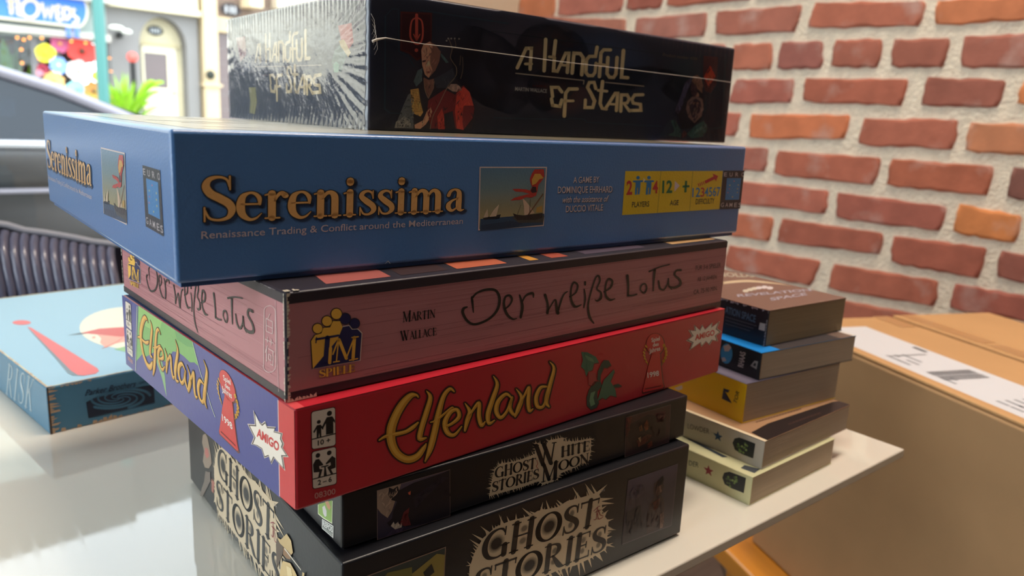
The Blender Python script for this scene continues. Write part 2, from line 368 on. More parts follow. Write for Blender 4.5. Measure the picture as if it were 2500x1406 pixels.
# ================================================================ table
m_table = mat('gloss_white_laminate', rgb(222, 216, 202), 0.13, spec=0.6, noise=(7, 0.02))
def _scratches():
    n = m_table.node_tree; b = n.nodes['Principled BSDF']
    tc = n.nodes.new('ShaderNodeTexCoord'); mp = n.nodes.new('ShaderNodeMapping'); mp.inputs['Scale'].default_value = (260, 5, 1); mp.inputs['Rotation'].default_value = (0, 0, 0.5)
    nz = n.nodes.new('ShaderNodeTexNoise'); nz.inputs['Scale'].default_value = 1.0; nz.inputs['Detail'].default_value = 2
    mr = n.nodes.new('ShaderNodeMapRange'); mr.inputs[1].default_value = 0.45; mr.inputs[2].default_value = 0.8; mr.inputs[3].default_value = 0.02; mr.inputs[4].default_value = 0.09
    n.links.new(tc.outputs['Object'], mp.inputs[0]); n.links.new(mp.outputs[0], nz.inputs[0]); n.links.new(nz.outputs[0], mr.inputs[0]); n.links.new(mr.outputs[0], b.inputs['Roughness'])
_scratches()
TYAW = 0.69224
Mt = frame(0.31715, 0.56111, TZ, TYAW)      # local origin at the far right table corner; -x runs towards the camera side, +y towards the window
t = thing('table', 'glossy white table under the game boxes and paperbacks', 'table', frame(0.31715, 0.56111, 0, TYAW))
b = MB(); b.box(-1.5, 0, 0.0, 0.72, TZ-0.0072, TZ, bev=0.0012); b.build('tabletop', m_table, t)
m_leg = mat('white_steel', rgb(200, 198, 192), 0.4)
b = MB()
for y in (0.24, 0.6): b.box(-1.32, -0.43, y-0.015, y+0.015, TZ-0.0355, TZ-0.0073)
b.box(-1.32, -1.29, 0.24, 0.6, TZ-0.0355, TZ-0.0073); b.box(-0.46, -0.43, 0.24, 0.6, TZ-0.0355, TZ-0.0073)
b.build('apron', m_leg, t)
for x in (-1.3, -0.45):
    for y in (0.24, 0.6):
        b = MB(); b.box(x-0.016, x+0.016, y-0.016, y+0.016, FLZ+0.001, TZ-0.0355, bev=0.003); b.build('leg', m_leg, t)
# ================================================================ game boxes
BX = {
'F': dict(x=-0.0643, y=0.2754, yaw=0.6756, w=0.2210, d=0.2219, h=0.0590, z=0.0000, tx=0.0, ty=0.0),
'E': dict(x=-0.0662, y=0.2833, yaw=0.6767, w=0.2210, d=0.2230, h=0.0272, z=0.0591, tx=0.0, ty=0.0),
'D': dict(x=-0.0801, y=0.2667, yaw=0.7509, w=0.2950, d=0.2157, h=0.0422, z=0.0865, tx=0.0, ty=0.0),
'C': dict(x=-0.0848, y=0.2720, yaw=0.7396, w=0.2951, d=0.2140, h=0.0436, z=0.1288, tx=0.0, ty=0.0),
'B': dict(x=-0.1233, y=0.2680, yaw=0.6989, w=0.3502, d=0.2685, h=0.0576, z=0.1726, tx=0.0, ty=0.0),
'A': dict(x=-0.0808, y=0.4040, yaw=0.6750, w=0.3050, d=0.2219, h=0.0700, z=0.2303, tx=0.0, ty=0.0),
'G': dict(x=-0.3301, y=0.5066, yaw=0.8510, w=0.3005, d=0.3000, h=0.0356, z=0.0000, tx=0.0, ty=0.0)}
def box_frame(k): q = BX[k]; return frame(q['x'], q['y'], TZ+q['z'], q['yaw'], q['tx'], q['ty'])
class Face:
    """one face of a box in its thing's local frame: 'R' right/front (y=0), 'L' left (x=0), 'T' top (z=h)"""
    def __init__(s, M, kind, off=0.0, mb=None, lim=None):
        s.lim = lim; s.M = M; s.Mi = M.inverted(); s.k = kind; s.off = off; s.mb = mb; s.lay = 1
    def uv(s, px, py):
        o = s.Mi @ CAM; d = (s.Mi.to_3x3() @ ray(px, py))
        if s.k == 'R': t = (s.off-o.y)/d.y; P = o+d*t; return Vector((P.x, P.z))
        if s.k == 'L': t = (s.off-o.x)/d.x; P = o+d*t; return Vector((P.y, P.z))
        t = (s.off-o.z)/d.z; P = o+d*t; return Vector((P.x, P.y))
    def p3(s, u, v, e):
        if s.k == 'R': return (u, s.off-e, v)
        if s.k == 'L': return (s.off-e, u, v)
        return (u, v, s.off+e)
    def clip(s, uvs, col):
        U, V = s.lim; pts = [(p[0], p[1], (col[i] if isinstance(col, list) else col)) for i, p in enumerate(uvs)]
        if all(0 <= p[0] <= U and 0 <= p[1] <= V for p in pts): return uvs, col
        for ax, lo, hi in ((0, 0.0, U), (1, 0.0, V)):
            for sg, b_ in ((1, lo), (-1, hi)):
                out = []
                for i in range(len(pts)):
                    a, c = pts[i-1], pts[i]; da, dc = sg*(a[ax]-b_), sg*(c[ax]-b_)
                    if (da >= 0) != (dc >= 0):
                        t = da/(da-dc); out.append((a[0]+(c[0]-a[0])*t, a[1]+(c[1]-a[1])*t, tuple(a[2][k]+(c[2][k]-a[2][k])*t for k in range(4))))
                    if dc >= 0: out.append(c)
                pts = out
                if len(pts) < 3: return None, None
        return [(p[0], p[1]) for p in pts], ([p[2] for p in pts] if isinstance(col, list) else col)
    def poly(s, uvs, col, lay=None, mi=0):
        if s.lim:
            uvs, col = s.clip(uvs, col)
            if uvs is None: return
        e = (s.lay if lay is None else lay)*0.00004+0.00003
        a = 0
        n = len(uvs)
        for i in range(n):
            x1, y1 = uvs[i][0], uvs[i][1]; x2, y2 = uvs[(i+1) % n][0], uvs[(i+1) % n][1]; a += x1*y2-x2*y1
        q = list(uvs); c = col
        if (a < 0) == (s.k != 'L'):
            q = q[::-1]; c = col[::-1] if isinstance(col, list) else col
        s.mb.face([s.p3(u[0], u[1], e) for u in q], c, mi)
    def draw(s, art, fn=None, base=0):
        """art: list of (pts, colour, layer) in photo pixels (fn None) or in any 2D space mapped by fn to this face's uv"""
        for pts, col, lay in art:
            s.poly([fn(*p) if fn else s.uv(*p) for p in pts], col, base+lay)
def affine(src, dst):
    """map taking three 2D source points on three 2D destination points"""
    (a, b, c), (A, B, C) = src, dst
    a, b, c, A, B, C = [Vector(q[:2]) for q in (a, b, c, A, B, C)]
    m = Matrix(((b.x-a.x, c.x-a.x), (b.y-a.y, c.y-a.y))).inverted()
    def f(x, y):
        w = m @ Vector((x-a.x, y-a.y)); return A+(B-A)*w.x+(C-A)*w.y
    return f
m_print = mat('printed_card', (1, 1, 1, 1), 0.42, spec=0.45, attr=True, bump=(420, 0.05), coat=0.25)
m_linen = mat('printed_linen_card', (1, 1, 1, 1), 0.36, spec=0.5, attr=True, bump=(900, 0.35, (1, 1, 1), 0.0006), coat=1.0)
m_matte = mat('printed_matte_card', (1, 1, 1, 1), 0.5, spec=0.35, attr=True, bump=(300, 0.05), coat=0.25)
m_paper = mat('uncoated_paper', (1, 1, 1, 1), 0.9, attr=True, noise=(40, 0.05))
BOXES = {}
def game_box(k, label, cols, m, tray, bev=0.0011, gap=0.0, group=None, inset=0.0022):
    q = BX[k]; M = box_frame(k)
    t = thing('game_box', label, 'board game box', M, group)
    L = MB(); L.box(0, q['w'], 0, q['d'], gap, q['h'], col=cols, bev=bev)
    b = MB(); b.box(inset, q['w']-inset, inset, q['d']-inset, 0.0, q['h']*0.8, col=tray); b.build('base_tray', m_print, t)
    BOXES[k] = dict(t=t, L=L, M=M, m=m, R=Face(M, 'R', 0, L, (q['w'], q['h'])), Lf=Face(M, 'L', 0, L, (q['d'], q['h'])), T=Face(M, 'T', q['h'], L, (q['w'], q['d'])), q=q)
    return BOXES[k]
def finish(k):
    B = BOXES[k]; return B['L'].build('lid', B['m'], B['t'])
c_blue = rgb(84, 130, 188)
game_box('F', 'black horror game box with flaming white lettering, lowest in the tall stack', {'*': rgb(15, 15, 21), '-x': rgb(30, 31, 34)}, m_print, rgb(16, 16, 20), gap=0.0015)  # left face in a paler black, reflected light put into the colour
game_box('E', 'thin black game box with a snarling wolf picture, second from the bottom', {'*': rgb(15, 15, 21), '-x': rgb(30, 31, 34)}, m_print, rgb(16, 16, 20), gap=0.0012)  # paler left side again, sheen tinted into the black
game_box('D', 'red and blue game box with golden brush lettering, third from the bottom', {'*': rgb(190, 32, 48), '+z': rgb(70, 90, 130)}, m_print, rgb(120, 24, 34), gap=0.0)
game_box('C', 'dusty pink game box with black brushed title and worn corner, under the blue box', {'*': rgb(182, 122, 126), '+z': rgb(44, 38, 46), 'edge': rgb(52, 46, 54)}, m_matte, rgb(40, 34, 40), gap=0.0008)
game_box('B', 'large blue linen game box with gold serif title, second from the top', {'*': c_blue}, m_linen, rgb(60, 98, 148), gap=0.0018, bev=0.0016)
game_box('A', 'dark space game box still in shrink wrap, on top of the tall stack', {'*': rgb(50, 52, 68)}, m_print, rgb(20, 20, 28), gap=0.0)
game_box('G', 'flat faded blue strategy game box with worn edges, lying alone near the chair', {'*': rgb(74, 128, 158), '+z': rgb(150, 192, 216)}, m_matte, rgb(60, 100, 128), gap=0.0)
# ================================================================ paperbacks
BK = {
'P': dict(x=0.1619, y=0.4548, yaw=0.7146, w=0.1100, d=0.1700, h=0.0200, z=0.0000),
'Q': dict(x=0.1714, y=0.4675, yaw=0.7180, w=0.1201, d=0.1700, h=0.0197, z=0.0202),
'R': dict(x=0.1644, y=0.4970, yaw=0.6038, w=0.1110, d=0.1700, h=0.0293, z=0.0400),
'S': dict(x=0.1752, y=0.5056, yaw=0.5836, w=0.1110, d=0.1700, h=0.0200, z=0.0695),
'T': dict(x=0.1823, y=0.5216, yaw=0.6293, w=0.0983, d=0.1700, h=0.0266, z=0.0897)}
m_cover = mat('printed_cover', (1, 1, 1, 1), 0.38, spec=0.5, attr=True)
m_pages = mat('page_edges', rgb(200, 182, 150), 0.9, bump=(1.0, 0.6, (40, 40, 2600), 0.0008), noise=(1.0, 0.10, (12, 12, 1500)))
def paperback(k, label, top, spine, page, curl=0.0, edgec=None):
    q = BK[k]; M = frame(q['x'], q['y'], TZ+q['z'], q['yaw'])
    t = thing('paperback', label, 'book', M, 'paperbacks stacked at the table corner')
    w, d, h = q['w'], q['d'], q['h']; ct = 0.0004
    C = MB(); n = 8
    def zt(x): return h-ct-curl*math.sin(min(1, x/w)*PI)*0.0-curl*0.0
    # cover: back board, rounded spine, front board, as one wrapped sheet
    prof = [(w, ct*0.5), (0.003, ct*0.5)]+[(0.0018*(1-math.sin(a)) if False else 0.0022*(1-math.cos(a-PI/2)) , 0) for a in []]
    def slab(x0, x1, z0, z1, col): C.box(x0, x1, 0, d, z0, z1, col=col, bev=0.00015)
    slab(0.0, w, 0.0, ct, spine); slab(0.0, w, h-ct, h, top)
    C.box(0.0, 0.0011, 0, d, 0.0, h, col=spine, bev=0.0005)
    B = dict(t=t, M=M, q=q, C=C, L=Face(M, 'L', 0.0, C, (d, h)), T=Face(M, 'T', h, C, (w, d)))
    pg = MB(); pg.box(0.0009, w-0.0004, 0.0005, d-0.0006, ct, h-ct, col=page); pb = pg.build('page_block', page_mat(page), t)
    return B
_pm = {}
def page_mat(c):
    if c in _pm: return _pm[c]
    _pm[c] = mat('page_edges', c, 0.9, bump=(1.0, 0.5, (30, 30, 2200), 0.0006), noise=(1.0, 0.12, (10, 10, 1300))); return _pm[c]
PB = {}
PB['P'] = paperback('P', 'pale green paperback with a red star on its spine, bottom of the book stack', rgb(206, 202, 160), rgb(212, 206, 158), rgb(196, 176, 150))
PB['Q'] = paperback('Q', 'beige paperback with a blue star on its spine, second from the bottom', rgb(60, 54, 54), rgb(192, 180, 164), rgb(192, 172, 150))
PB['R'] = paperback('R', 'thick paperback with a bright yellow spine, middle of the book stack', rgb(110, 104, 124), rgb(232, 188, 20), rgb(178, 158, 136))
PB['S'] = paperback('S', 'thin paperback with black spine and blue cover edge, second from the top', rgb(50, 150, 210), rgb(20, 26, 34), rgb(186, 168, 146))
PB['T'] = paperback('T', 'worn brown covered space novel on top of the book stack', rgb(116, 88, 76), rgb(28, 34, 40), rgb(150, 130, 100))
# ================================================================ carton on a wooden bench by the brick wall
m_card = mat('corrugated_cardboard', rgb(178, 138, 96), 0.85, noise=(9, 0.10), bump=(60, 0.15))
m_cardt = mat('cardboard_top_lit', rgb(196, 150, 100), 0.85, noise=(9, 0.06), bump=(60, 0.1))  # lighter copy of the board colour, light on the top painted in
P0 = on_fwd(1900, 777, 0.95); zc = P0.z
A1, A2 = on_z(2088, 858, zc), on_z(2500, 1035, zc)
cdir = (A2-A1).normalized(); cyaw = math.atan2(cdir.y, cdir.x)    # along the front top edge, to the right in view
left_end = on_z(1905, 780, zc)
CM = Matrix.Rotation(cyaw, 4, 'Z'); CM.translation = Vector((left_end.x, left_end.y, 0))
CMi = CM.inverted()
zb = on_plane(1900, 1380, A1, Vector((-cdir.y, cdir.x, 0))).z; CHH = zc-zb
def cl(px, py, z=None): return CMi @ on_z(px, py, zc if z is None else z)
cdep = cl(2350, 747).y; cw = 0.62
t = thing('cardboard_carton', 'large brown cardboard carton with white shipping label beside the brick wall', 'box', Matrix.Translation(CM.translation) @ Matrix.Rotation(cyaw, 4, 'Z') @ Matrix.Translation((0, 0, zb)))
b = MB()
b.box(0, cw, 0, cdep, 0, CHH-0.004, bev=0.003); b.build('carton_body', m_card, t)
seam = cl(2424, 858).y
CARTON = dict(t=t, cw=cw, cdep=cdep, seam=seam)
tm = t.matrix_world.copy()
b = MB(); b.box(0.001, cw-0.001, 0.0012, seam-0.0022, CHH-0.004, CHH, bev=0.0015); b.build('top_flap', m_cardt, t)
b = MB(); b.box(0.001, cw-0.001, seam+0.0012, cdep-0.001, CHH-0.004, CHH+0.002, bev=0.0015); b.build('top_flap', m_cardt, t)
# ================================================================ carton details and bench
def cpx(px, py): return cl(px, py)                       # point on the carton's top plane in carton coordinates (z measured from 0)
t = CARTON['t']; cw = CARTON['cw']
m_label = mat('label_paper', (1, 1, 1, 1), 0.6, attr=True)
m_tape = mat('kraft_packing_tape', rgb(188, 140, 92), 0.35)
TF = Face(t.matrix_world.copy(), 'T', CHH, MB())
lab = TF.mb
q = [TF.uv(*p) for p in ((2090, 850), (2113, 797), (2500, 932), (2500, 1000))]
ux = (q[2]-q[1]).normalized(); x0 = q[1].x; y0 = q[0].y+0.002; y1 = q[1].y; xe = 0.42
lw = rgb(214, 214, 218); gk = rgb(60, 60, 66); gm = rgb(150, 152, 158)
TF.poly([(x0, y0), (xe, y0), (xe, y1), (x0, y1)], lw, 2)
def lrect(a, b, c, d, col, lay=4): TF.poly([(x0+a*(xe-x0), y0+c*(y1-y0)), (x0+b*(xe-x0), y0+c*(y1-y0)), (x0+b*(xe-x0), y0+d*(y1-y0)), (x0+a*(xe-x0), y0+d*(y1-y0))], col, lay)
L1 = lambda px, py: ((TF.uv(px, py).x-x0)/(xe-x0), (TF.uv(px, py).y-y0)/(y1-y0))
a0, _ = L1(2180, 868); a1, _ = L1(2235, 868)
for i in range(16): lrect(a0+(a1-a0)*i/16, a0+(a1-a0)*(i+random.uniform(0.3, 0.8))/16, 0.18, 0.8, gk)
b0, _ = L1(2320, 905); b1, _ = L1(2385, 925)
for i in range(22): lrect(b0+(b1-b0)*i/22, b0+(b1-b0)*(i+random.uniform(0.25, 0.75))/22, 0.15, 0.85, gk)
for k, (px, n) in enumerate(((2110, 3), (2145, 3), (2270, 2), (2430, 5), (2470, 5), (2520, 4), (2560, 5))):
    a, _ = L1(px, 870+(px-2110)*0.34)
    for j in range(n): lrect(a, a+random.uniform(0.02, 0.05), 0.15+j*0.13, 0.2+j*0.13, gm)
a, _ = L1(2215, 848); lrect(a, a+0.05, 0.86, 0.93, gk)
lab.build('shipping_label', m_label, t)
for (p, q2, up) in (((2160, 775), (2335, 845), 0.022), ((2365, 850), (2560, 925), 0.022)):
    b = MB(); A_, B_ = TF.uv(*p), TF.uv(*q2)
    b.box(A_.x, B_.x, CARTON['seam']+0.008, CARTON['seam']+0.008+up, CHH+0.0021, CHH+0.0024); b.build('packing_tape', m_tape, t)
b = MB(); A_ = TF.uv(2085, 765); b.box(0.0, TF.uv(2175, 800).x, CARTON['seam']-0.03, CARTON['seam']-0.006, CHH+0.0001, CHH+0.0004); b.build('packing_tape', m_tape, t)
# bench
m_oak = mat('orange_varnished_wood', rgb(214, 140, 48), 0.35, noise=(3, 0.25, (1, 14, 1)), coat=0.3)
E1 = CMi @ on_z(1800, 1342, zb-0.006); 
t = thing('wooden_bench', 'orange varnished wooden bench under the cardboard carton', 'bench', Matrix.Translation(Vector((CM.translation.x, CM.translation.y, 0))) @ Matrix.Rotation(cyaw, 4, 'Z'))
b = MB(); b.box(-0.10, cw+0.1, -0.045, 0.44, zb-0.03, zb-0.001, bev=0.005); b.build('seat', m_oak, t)
for x in (0.0, cw):
    for y in (0.0, 0.40):
        b = MB(); b.box(x-0.02, x+0.02, y-0.02, y+0.02, FLZ+0.001, zb-0.03, bev=0.003); b.build('leg', m_oak, t)
# ================================================================ chair with channel-stitched back
m_vinyl = mat('navy_grey_vinyl', rgb(100, 102, 124), 0.27, spec=0.8, noise=(20, 0.06), bump=(260, 0.12))
m_pipe = mat('pale_piping', rgb(150, 152, 162), 0.5)
cyw = math.radians(24); cP = on_fwd(303, 680, 1.0); cP.z = 0
Mc = Matrix.Translation(cP) @ Matrix.Rotation(cyw, 4, 'Z')        # local -x runs left along the back, -y faces the table
t = thing('dining_chair', 'dark chair with vertically channelled back standing between table and window', 'chair', Mc)
Mci = Mc.inverted(); nC = Mc.to_3x3() @ Vector((0, 1, 0))
def chz(px, py):
    P = Mci @ on_plane(px, py, cP, nC); return P.x, P.z
prof = [chz(*p) for p in ((303, 616), (262, 611), (215, 606), (165, 595), (120, 588), (75, 581), (35, 577), (15, 570), (-20, 558))]
def ztop(x):
    if x >= prof[0][0]: return prof[0][1]
    for (xa, za), (xb, zb_) in zip(prof, prof[1:]):
        if xb <= x <= xa: return zb_+(za-zb_)*(x-xb)/(xa-xb)
    return prof[-1][1]
b = MB(); pit = (chz(285, 690)[0]-chz(25, 700)[0])/11.0; n = int(0.46/pit)
for i in range(n):
    xr = -i*pit; rows = []
    zt_ = ztop(xr-pit/2)
    path = [(0.03, 0.44), (0.018, 0.52), (0.008, 0.6), (0.002, zt_-0.10), (0.0, zt_-0.07), (0.004, zt_-0.045), (0.014, zt_-0.024), (0.030, zt_-0.010), (0.048, zt_-0.004)]
    for (yy, zz) in path:
        lean = -max(0, (zz-(zt_-0.08)))*0.16
        row = []
        for k in range(9):
            a = PI*k/8
            row.append((xr-pit/2+math.cos(a)*pit/2+lean, yy-math.sin(a)**0.8*pit*0.66 if math.sin(a) > 1e-6 else yy, zz+ (math.sin(a)*0.004 if zz > zt_-0.05 else 0)))
        rows.append(row)
    b.grid(rows, (1, 1, 1, 1), 0)
bk = b.build('backrest', m_vinyl, t)
b = MB()
rows = []
for i in range(20):
    x = -0.46*i/19; z_ = ztop(x); rows.append([(x, 0.05, z_-0.004), (x, 0.062, z_-0.03), (x, 0.066, 0.6), (x, 0.07, 0.44)])
b.grid(rows); b.build('back_shell', m_vinyl, t)
b = MB(); b.tube([(0.004, 0.052, ztop(0)-0.05)]+[(-0.46*i/24, 0.046, ztop(-0.46*i/24)+0.001) for i in range(25)]+[(-0.464, 0.052, ztop(-0.46)-0.05)], 0.0045, 8); b.build('piping', m_pipe, bk)
b = MB(); b.box(-0.46, 0.0, -0.42, 0.03, 0.40, 0.47, bev=0.02); b.build('seat', m_vinyl, t)
for x in (-0.44, -0.02):
    for y in (-0.39, 0.03):
        b = MB(); b.tube([(x, y, FLZ+0.001), (x, y, 0.41)], [0.010, 0.014], 10); b.build('leg', m_metal, t)
# ================================================================ the street outside
YF = 16.0; GZ = -0.15
m_asphalt = mat('asphalt', rgb(120, 120, 120), 0.9, noise=(2, 0.1)); m_walk = mat('pavement_concrete', rgb(176, 172, 164), 0.9, noise=(1.5, 0.08))
b = MB(); b.box(-30, 40, WINY+0.23, YF+20, GZ-0.3, GZ, mi=0); b.box(-30, XL-0.2, -25, WINY+0.23, GZ-0.3, GZ, mi=0)
b.box(-30, 40, WINY+0.23, 4.2, GZ, GZ+0.12, mi=1); b.box(-30, 40, YF-2.2, YF+0.0, GZ, GZ+0.12, mi=1)
o = b.build('street_ground', [m_asphalt, m_walk], M=Rm, kind='structure')
WK = GZ+0.12
m_fac = mat('painted_facade', (1, 1, 1, 1), 0.85, attr=True, noise=(1.2, 0.05))
m_dark = mat('dark_interior', rgb(60, 52, 54), 0.9)
def fx(px, py, Y=YF): return room_px(px, py, Y)
def frect(mb, px0, py0, px1, py1, col, y0=YF, y1=YF+0.3, mi=0):
    """axis-aligned block whose front shows at the given pixels"""
    mx_, my_ = (px0+px1)/2, (py0+py1)/2
    xa, xb = fx(px0, my_, y0)[0], fx(px1, my_, y0)[0]; zt_, zb_ = fx(mx_, py0, y0)[1], fx(mx_, py1, y0)[1]
    mb.box(xa, xb, y0, y1, zb_, zt_, col=col, mi=mi); return xa, xb, zb_, zt_
gx0 = fx(268, 200)[0]; gx1 = fx(487, 200)[0]
# --- flower shop
FS0 = -1.6
m_pane = mat('dark_pane', rgb(96, 78, 76), 0.08, spec=0.7)
t = thing('flower_shop', 'pale grey flower shop front with wide display window across the street', 'building', room_matrix(0, 0, 0))
zh = fx(110, 92)[1]; cg = rgb(168, 180, 174); cw1 = rgb(190, 184, 174); ug = rgb(112, 110, 104)
b = MB(); b.box(FS0, gx0, YF, YF+0.3, zh, 7.7, col=cg); b.box(FS0, gx0, YF, YF+0.3, 7.7, 9.3, col=ug); b.box(FS0, gx0, YF, YF+0.3, WK, 0.35, col=rgb(150, 148, 144))
b.box(FS0, gx0, YF-0.25, YF, zh+0.02, zh+0.14, col=cw1); b.box(FS0, gx0, YF-0.45, YF, fx(150, 0)[1]+0.0, fx(150, 0)[1]+0.25, col=cw1)
b.box(FS0, gx0, YF+0.3, YF+4, 9.2, 9.3, col=ug); b.build('facade', m_fac, t)
b = MB()
for px in (87, 247, 291):
    xa = fx(px-9, 150)[0]; xb = fx(px+8, 150)[0]; b.box(xa, xb, YF+0.02, YF+0.16, 0.35, zh, col=rgb(140, 138, 140))
b.box(FS0, gx0, YF+0.02, YF+0.14, 0.35, 0.45, col=rgb(140, 138, 140)); b.build('window_frame', m_fac, t)
b = MB(); b.box(FS0, gx0, YF+2.2, YF+2.3, WK, zh+1, col=rgb(70, 60, 64)); b.box(FS0, gx0, YF+0.3, YF+2.3, WK, WK+0.02, col=rgb(90, 80, 74)); b.box(FS0, gx0, YF+0.3, YF+2.3, zh+0.3, zh+0.4, col=rgb(60, 56, 60)); b.build('display_recess', m_fac, t)
b = MB(); b.box(FS0, gx0, YF+0.06, YF+0.07, 0.45, zh); b.build('display_window_pane', m_glass, t)
# sign
SG = Matrix.Identity(4)
def plane_px(px, py, Y):
    x, z = fx(px, py, Y); return Vector((x, z))
def ribbon2(pts, w, cols=None):
    """flat ribbon polygons (quads) along 2D points with widths w"""
    P = [Vector(p) for p in pts]; n = len(P); ws = w if isinstance(w, (list, tuple)) else [w]*n
    L, Rr = [], []
    for i in range(n):
        d1 = (P[i]-P[i-1]) if i > 0 else (P[1]-P[0]); d2 = (P[i+1]-P[i]) if i < n-1 else d1
        d = d1.normalized()+d2.normalized()
        d = d.normalized() if d.length > 1e-6 else d1.normalized()
        nn = Vector((-d.y, d.x)); k = 1.0
        c_ = abs(d.dot(d1.normalized())); k = 1/max(c_, 0.6)
        L.append(P[i]+nn*ws[i]*0.5*k); Rr.append(P[i]-nn*ws[i]*0.5*k)
    return [[L[i], L[i+1], Rr[i+1], Rr[i]] for i in range(n-1)]
def spline(pts, sub=5):
    """Catmull-Rom through points; works for 2- or 3-component tuples (x, y, width)"""
    out = []; n = len(pts)
    for i in range(n-1):
        p0 = pts[max(i-1, 0)]; p1 = pts[i]; p2 = pts[i+1]; p3 = pts[min(i+2, n-1)]
        for k in range(sub):
            t_ = k/sub; t2 = t_*t_; t3 = t2*t_
            out.append(tuple(0.5*((2*p1[j])+(-p0[j]+p2[j])*t_+(2*p0[j]-5*p1[j]+4*p2[j]-p3[j])*t2+(-p0[j]+3*p1[j]-3*p2[j]+p3[j])*t3) for j in range(len(p1))))
    out.append(tuple(pts[-1])); return out
t = thing('shop_sign', 'blue shop sign with cream lettering above the flower shop window', 'sign', room_matrix(0, 0, 0))
YS = YF-0.30
def outline(y_in, pad):
    top = [plane_px(-260, -75+pad, YS), plane_px(185, -14+pad, YS)]
    arc = [plane_px(188+(28-pad)*math.sin(a), 27-(42-pad)*math.cos(a), YS) for a in [PI*k/10 for k in range(1, 10)]]
    bot = [plane_px(185, 68-pad, YS), plane_px(-260, 15-pad*1.0, YS)]
    return [(p.x, y_in, p.y) for p in top+arc+bot]
b = MB(); o1 = outline(YS, 0); o2 = outline(YS+0.1, 0); b.face(o1[::-1], rgb(214, 204, 182)); b.grid([o1, o2], rgb(200, 190, 170), closed=True, smooth=False); b.face(o2, rgb(200, 190, 170))
b.face(outline(YS-0.006, 6)[::-1], rgb(70, 122, 214)); b.build('sign_board', m_fac, t)
b = MB(); cream = rgb(214, 198, 160); K = lambda x, y: (x/4.26, y/4.26)
LT = [[(110, -10), (118, 150)], [(70, 8), (150, 14)], [(85, 70), (145, 76)], [(180, -20), (188, 145), (232, 162)], [(430, 30), (466, 182), (492, 80), (522, 188), (548, 60)],
      [(585, 62), (594, 208)], [(585, 62), (628, 70)], [(590, 130), (624, 136)], [(594, 208), (640, 214)], [(655, 72), (662, 212)], [(655, 76), (716, 90), (736, 140), (700, 196), (664, 204)], [(775, 92), (748, 120), (760, 160), (806, 196), (800, 236), (750, 242)]]
O_ = [(310+88*math.cos(a), 95+92*math.sin(a)) for a in [2*PI*k/20 for k in range(21)]]
for st in LT+[O_]:
    pts = [plane_px(*K(*p), YS) for p in st]
    for q in ribbon2(pts, 0.042*YF/13.5):
        b.face([(v.x, YS-0.03, v.y) for v in q], cream); b.face([(v.x, YS-0.007, v.y) for v in q][::-1], cream)
b.build('sign_lettering', m_fac, t)
for px in (168, 188):
    b = MB(); p1 = plane_px(px-6, 66, YS); p2 = plane_px(px+6, 92, YS); b.box(p1.x, p2.x, YS, YS+0.05, p2.y, p1.y, col=rgb(96, 130, 220)); b.build('sign_bracket', m_fac, t)
# --- paper flowers in the window
FL = [('magenta', 145, 107, 24, 'c05a80', 'e0a060', 8), ('large red', 199, 125, 36, 'd23c34', '5a3020', 6), ('yellow', 110, 130, 25, 'ece030', 'd8c040', 5), ('blue', 142, 160, 23, '86acec', 'e0e0e0', 8),
      ('white and pink', 190, 174, 29, 'fae6e2', 'f0a890', 6), ('pale cyan', 187, 222, 28, 'a0e8ec', '70b070', 5), ('peach', 130, 198, 27, 'f6c47c', 'f0b060', 9), ('brown orange', 228, 222, 26, 'c88a48', '6a4a38', 8),
      ('dark red', 103, 168, 15, '9a2c40', '601828', 6), ('lime green', 235, 186, 14, 'b8cc3c', '90a830', 6), ('light lime', 243, 258, 13, 'c8dc70', '90a830', 6), ('small blush', 96, 178, 9, 'd890a0', 'a05060', 5)]
m_pf = mat('paper_flower', (1, 1, 1, 1), 0.7, attr=True)
for nm, px, py, r, c1, c2, npet in FL:
    Yq = YF-0.08-0.05*[f_[0] for f_ in FL].index(nm); c = plane_px(px, py, Yq); e = plane_px(px+r, py, Yq); R_ = (e-c).length
    t = thing('paper_flower', nm+' giant paper flower on the flower shop window', 'paper flower', room_matrix(c.x, Yq, c.y), 'giant paper flowers on the shop window')
    b = MB()
    for k in range(npet):
        a = 2*PI*k/npet+0.3; rows = []
        for i in range(5):
            u = i/4; wdt = math.sin(PI*(0.12+0.83*u))**0.7*R_*0.52*(5.0/max(npet, 5))*1.25; rr = R_*(0.12+0.9*u); dep = -0.02-0.07*u*u*R_*4*0.5+0.0
            ca, sa = math.cos(a), math.sin(a)
            rows.append([(ca*rr-sa*s_*wdt, dep-abs(s_)*0.03*R_*4*0.3-0.002*k, sa*rr+ca*s_*wdt) for s_ in (-1, -0.5, 0, 0.5, 1)])
        b.grid(rows, rgb(c1))
    b.build('petals', m_pf, t)
    b = MB(); b.ball((0, -0.04, 0), (R_*0.22, 0.05, R_*0.22), rgb(c2)); b.build('flower_centre', m_pf, t)
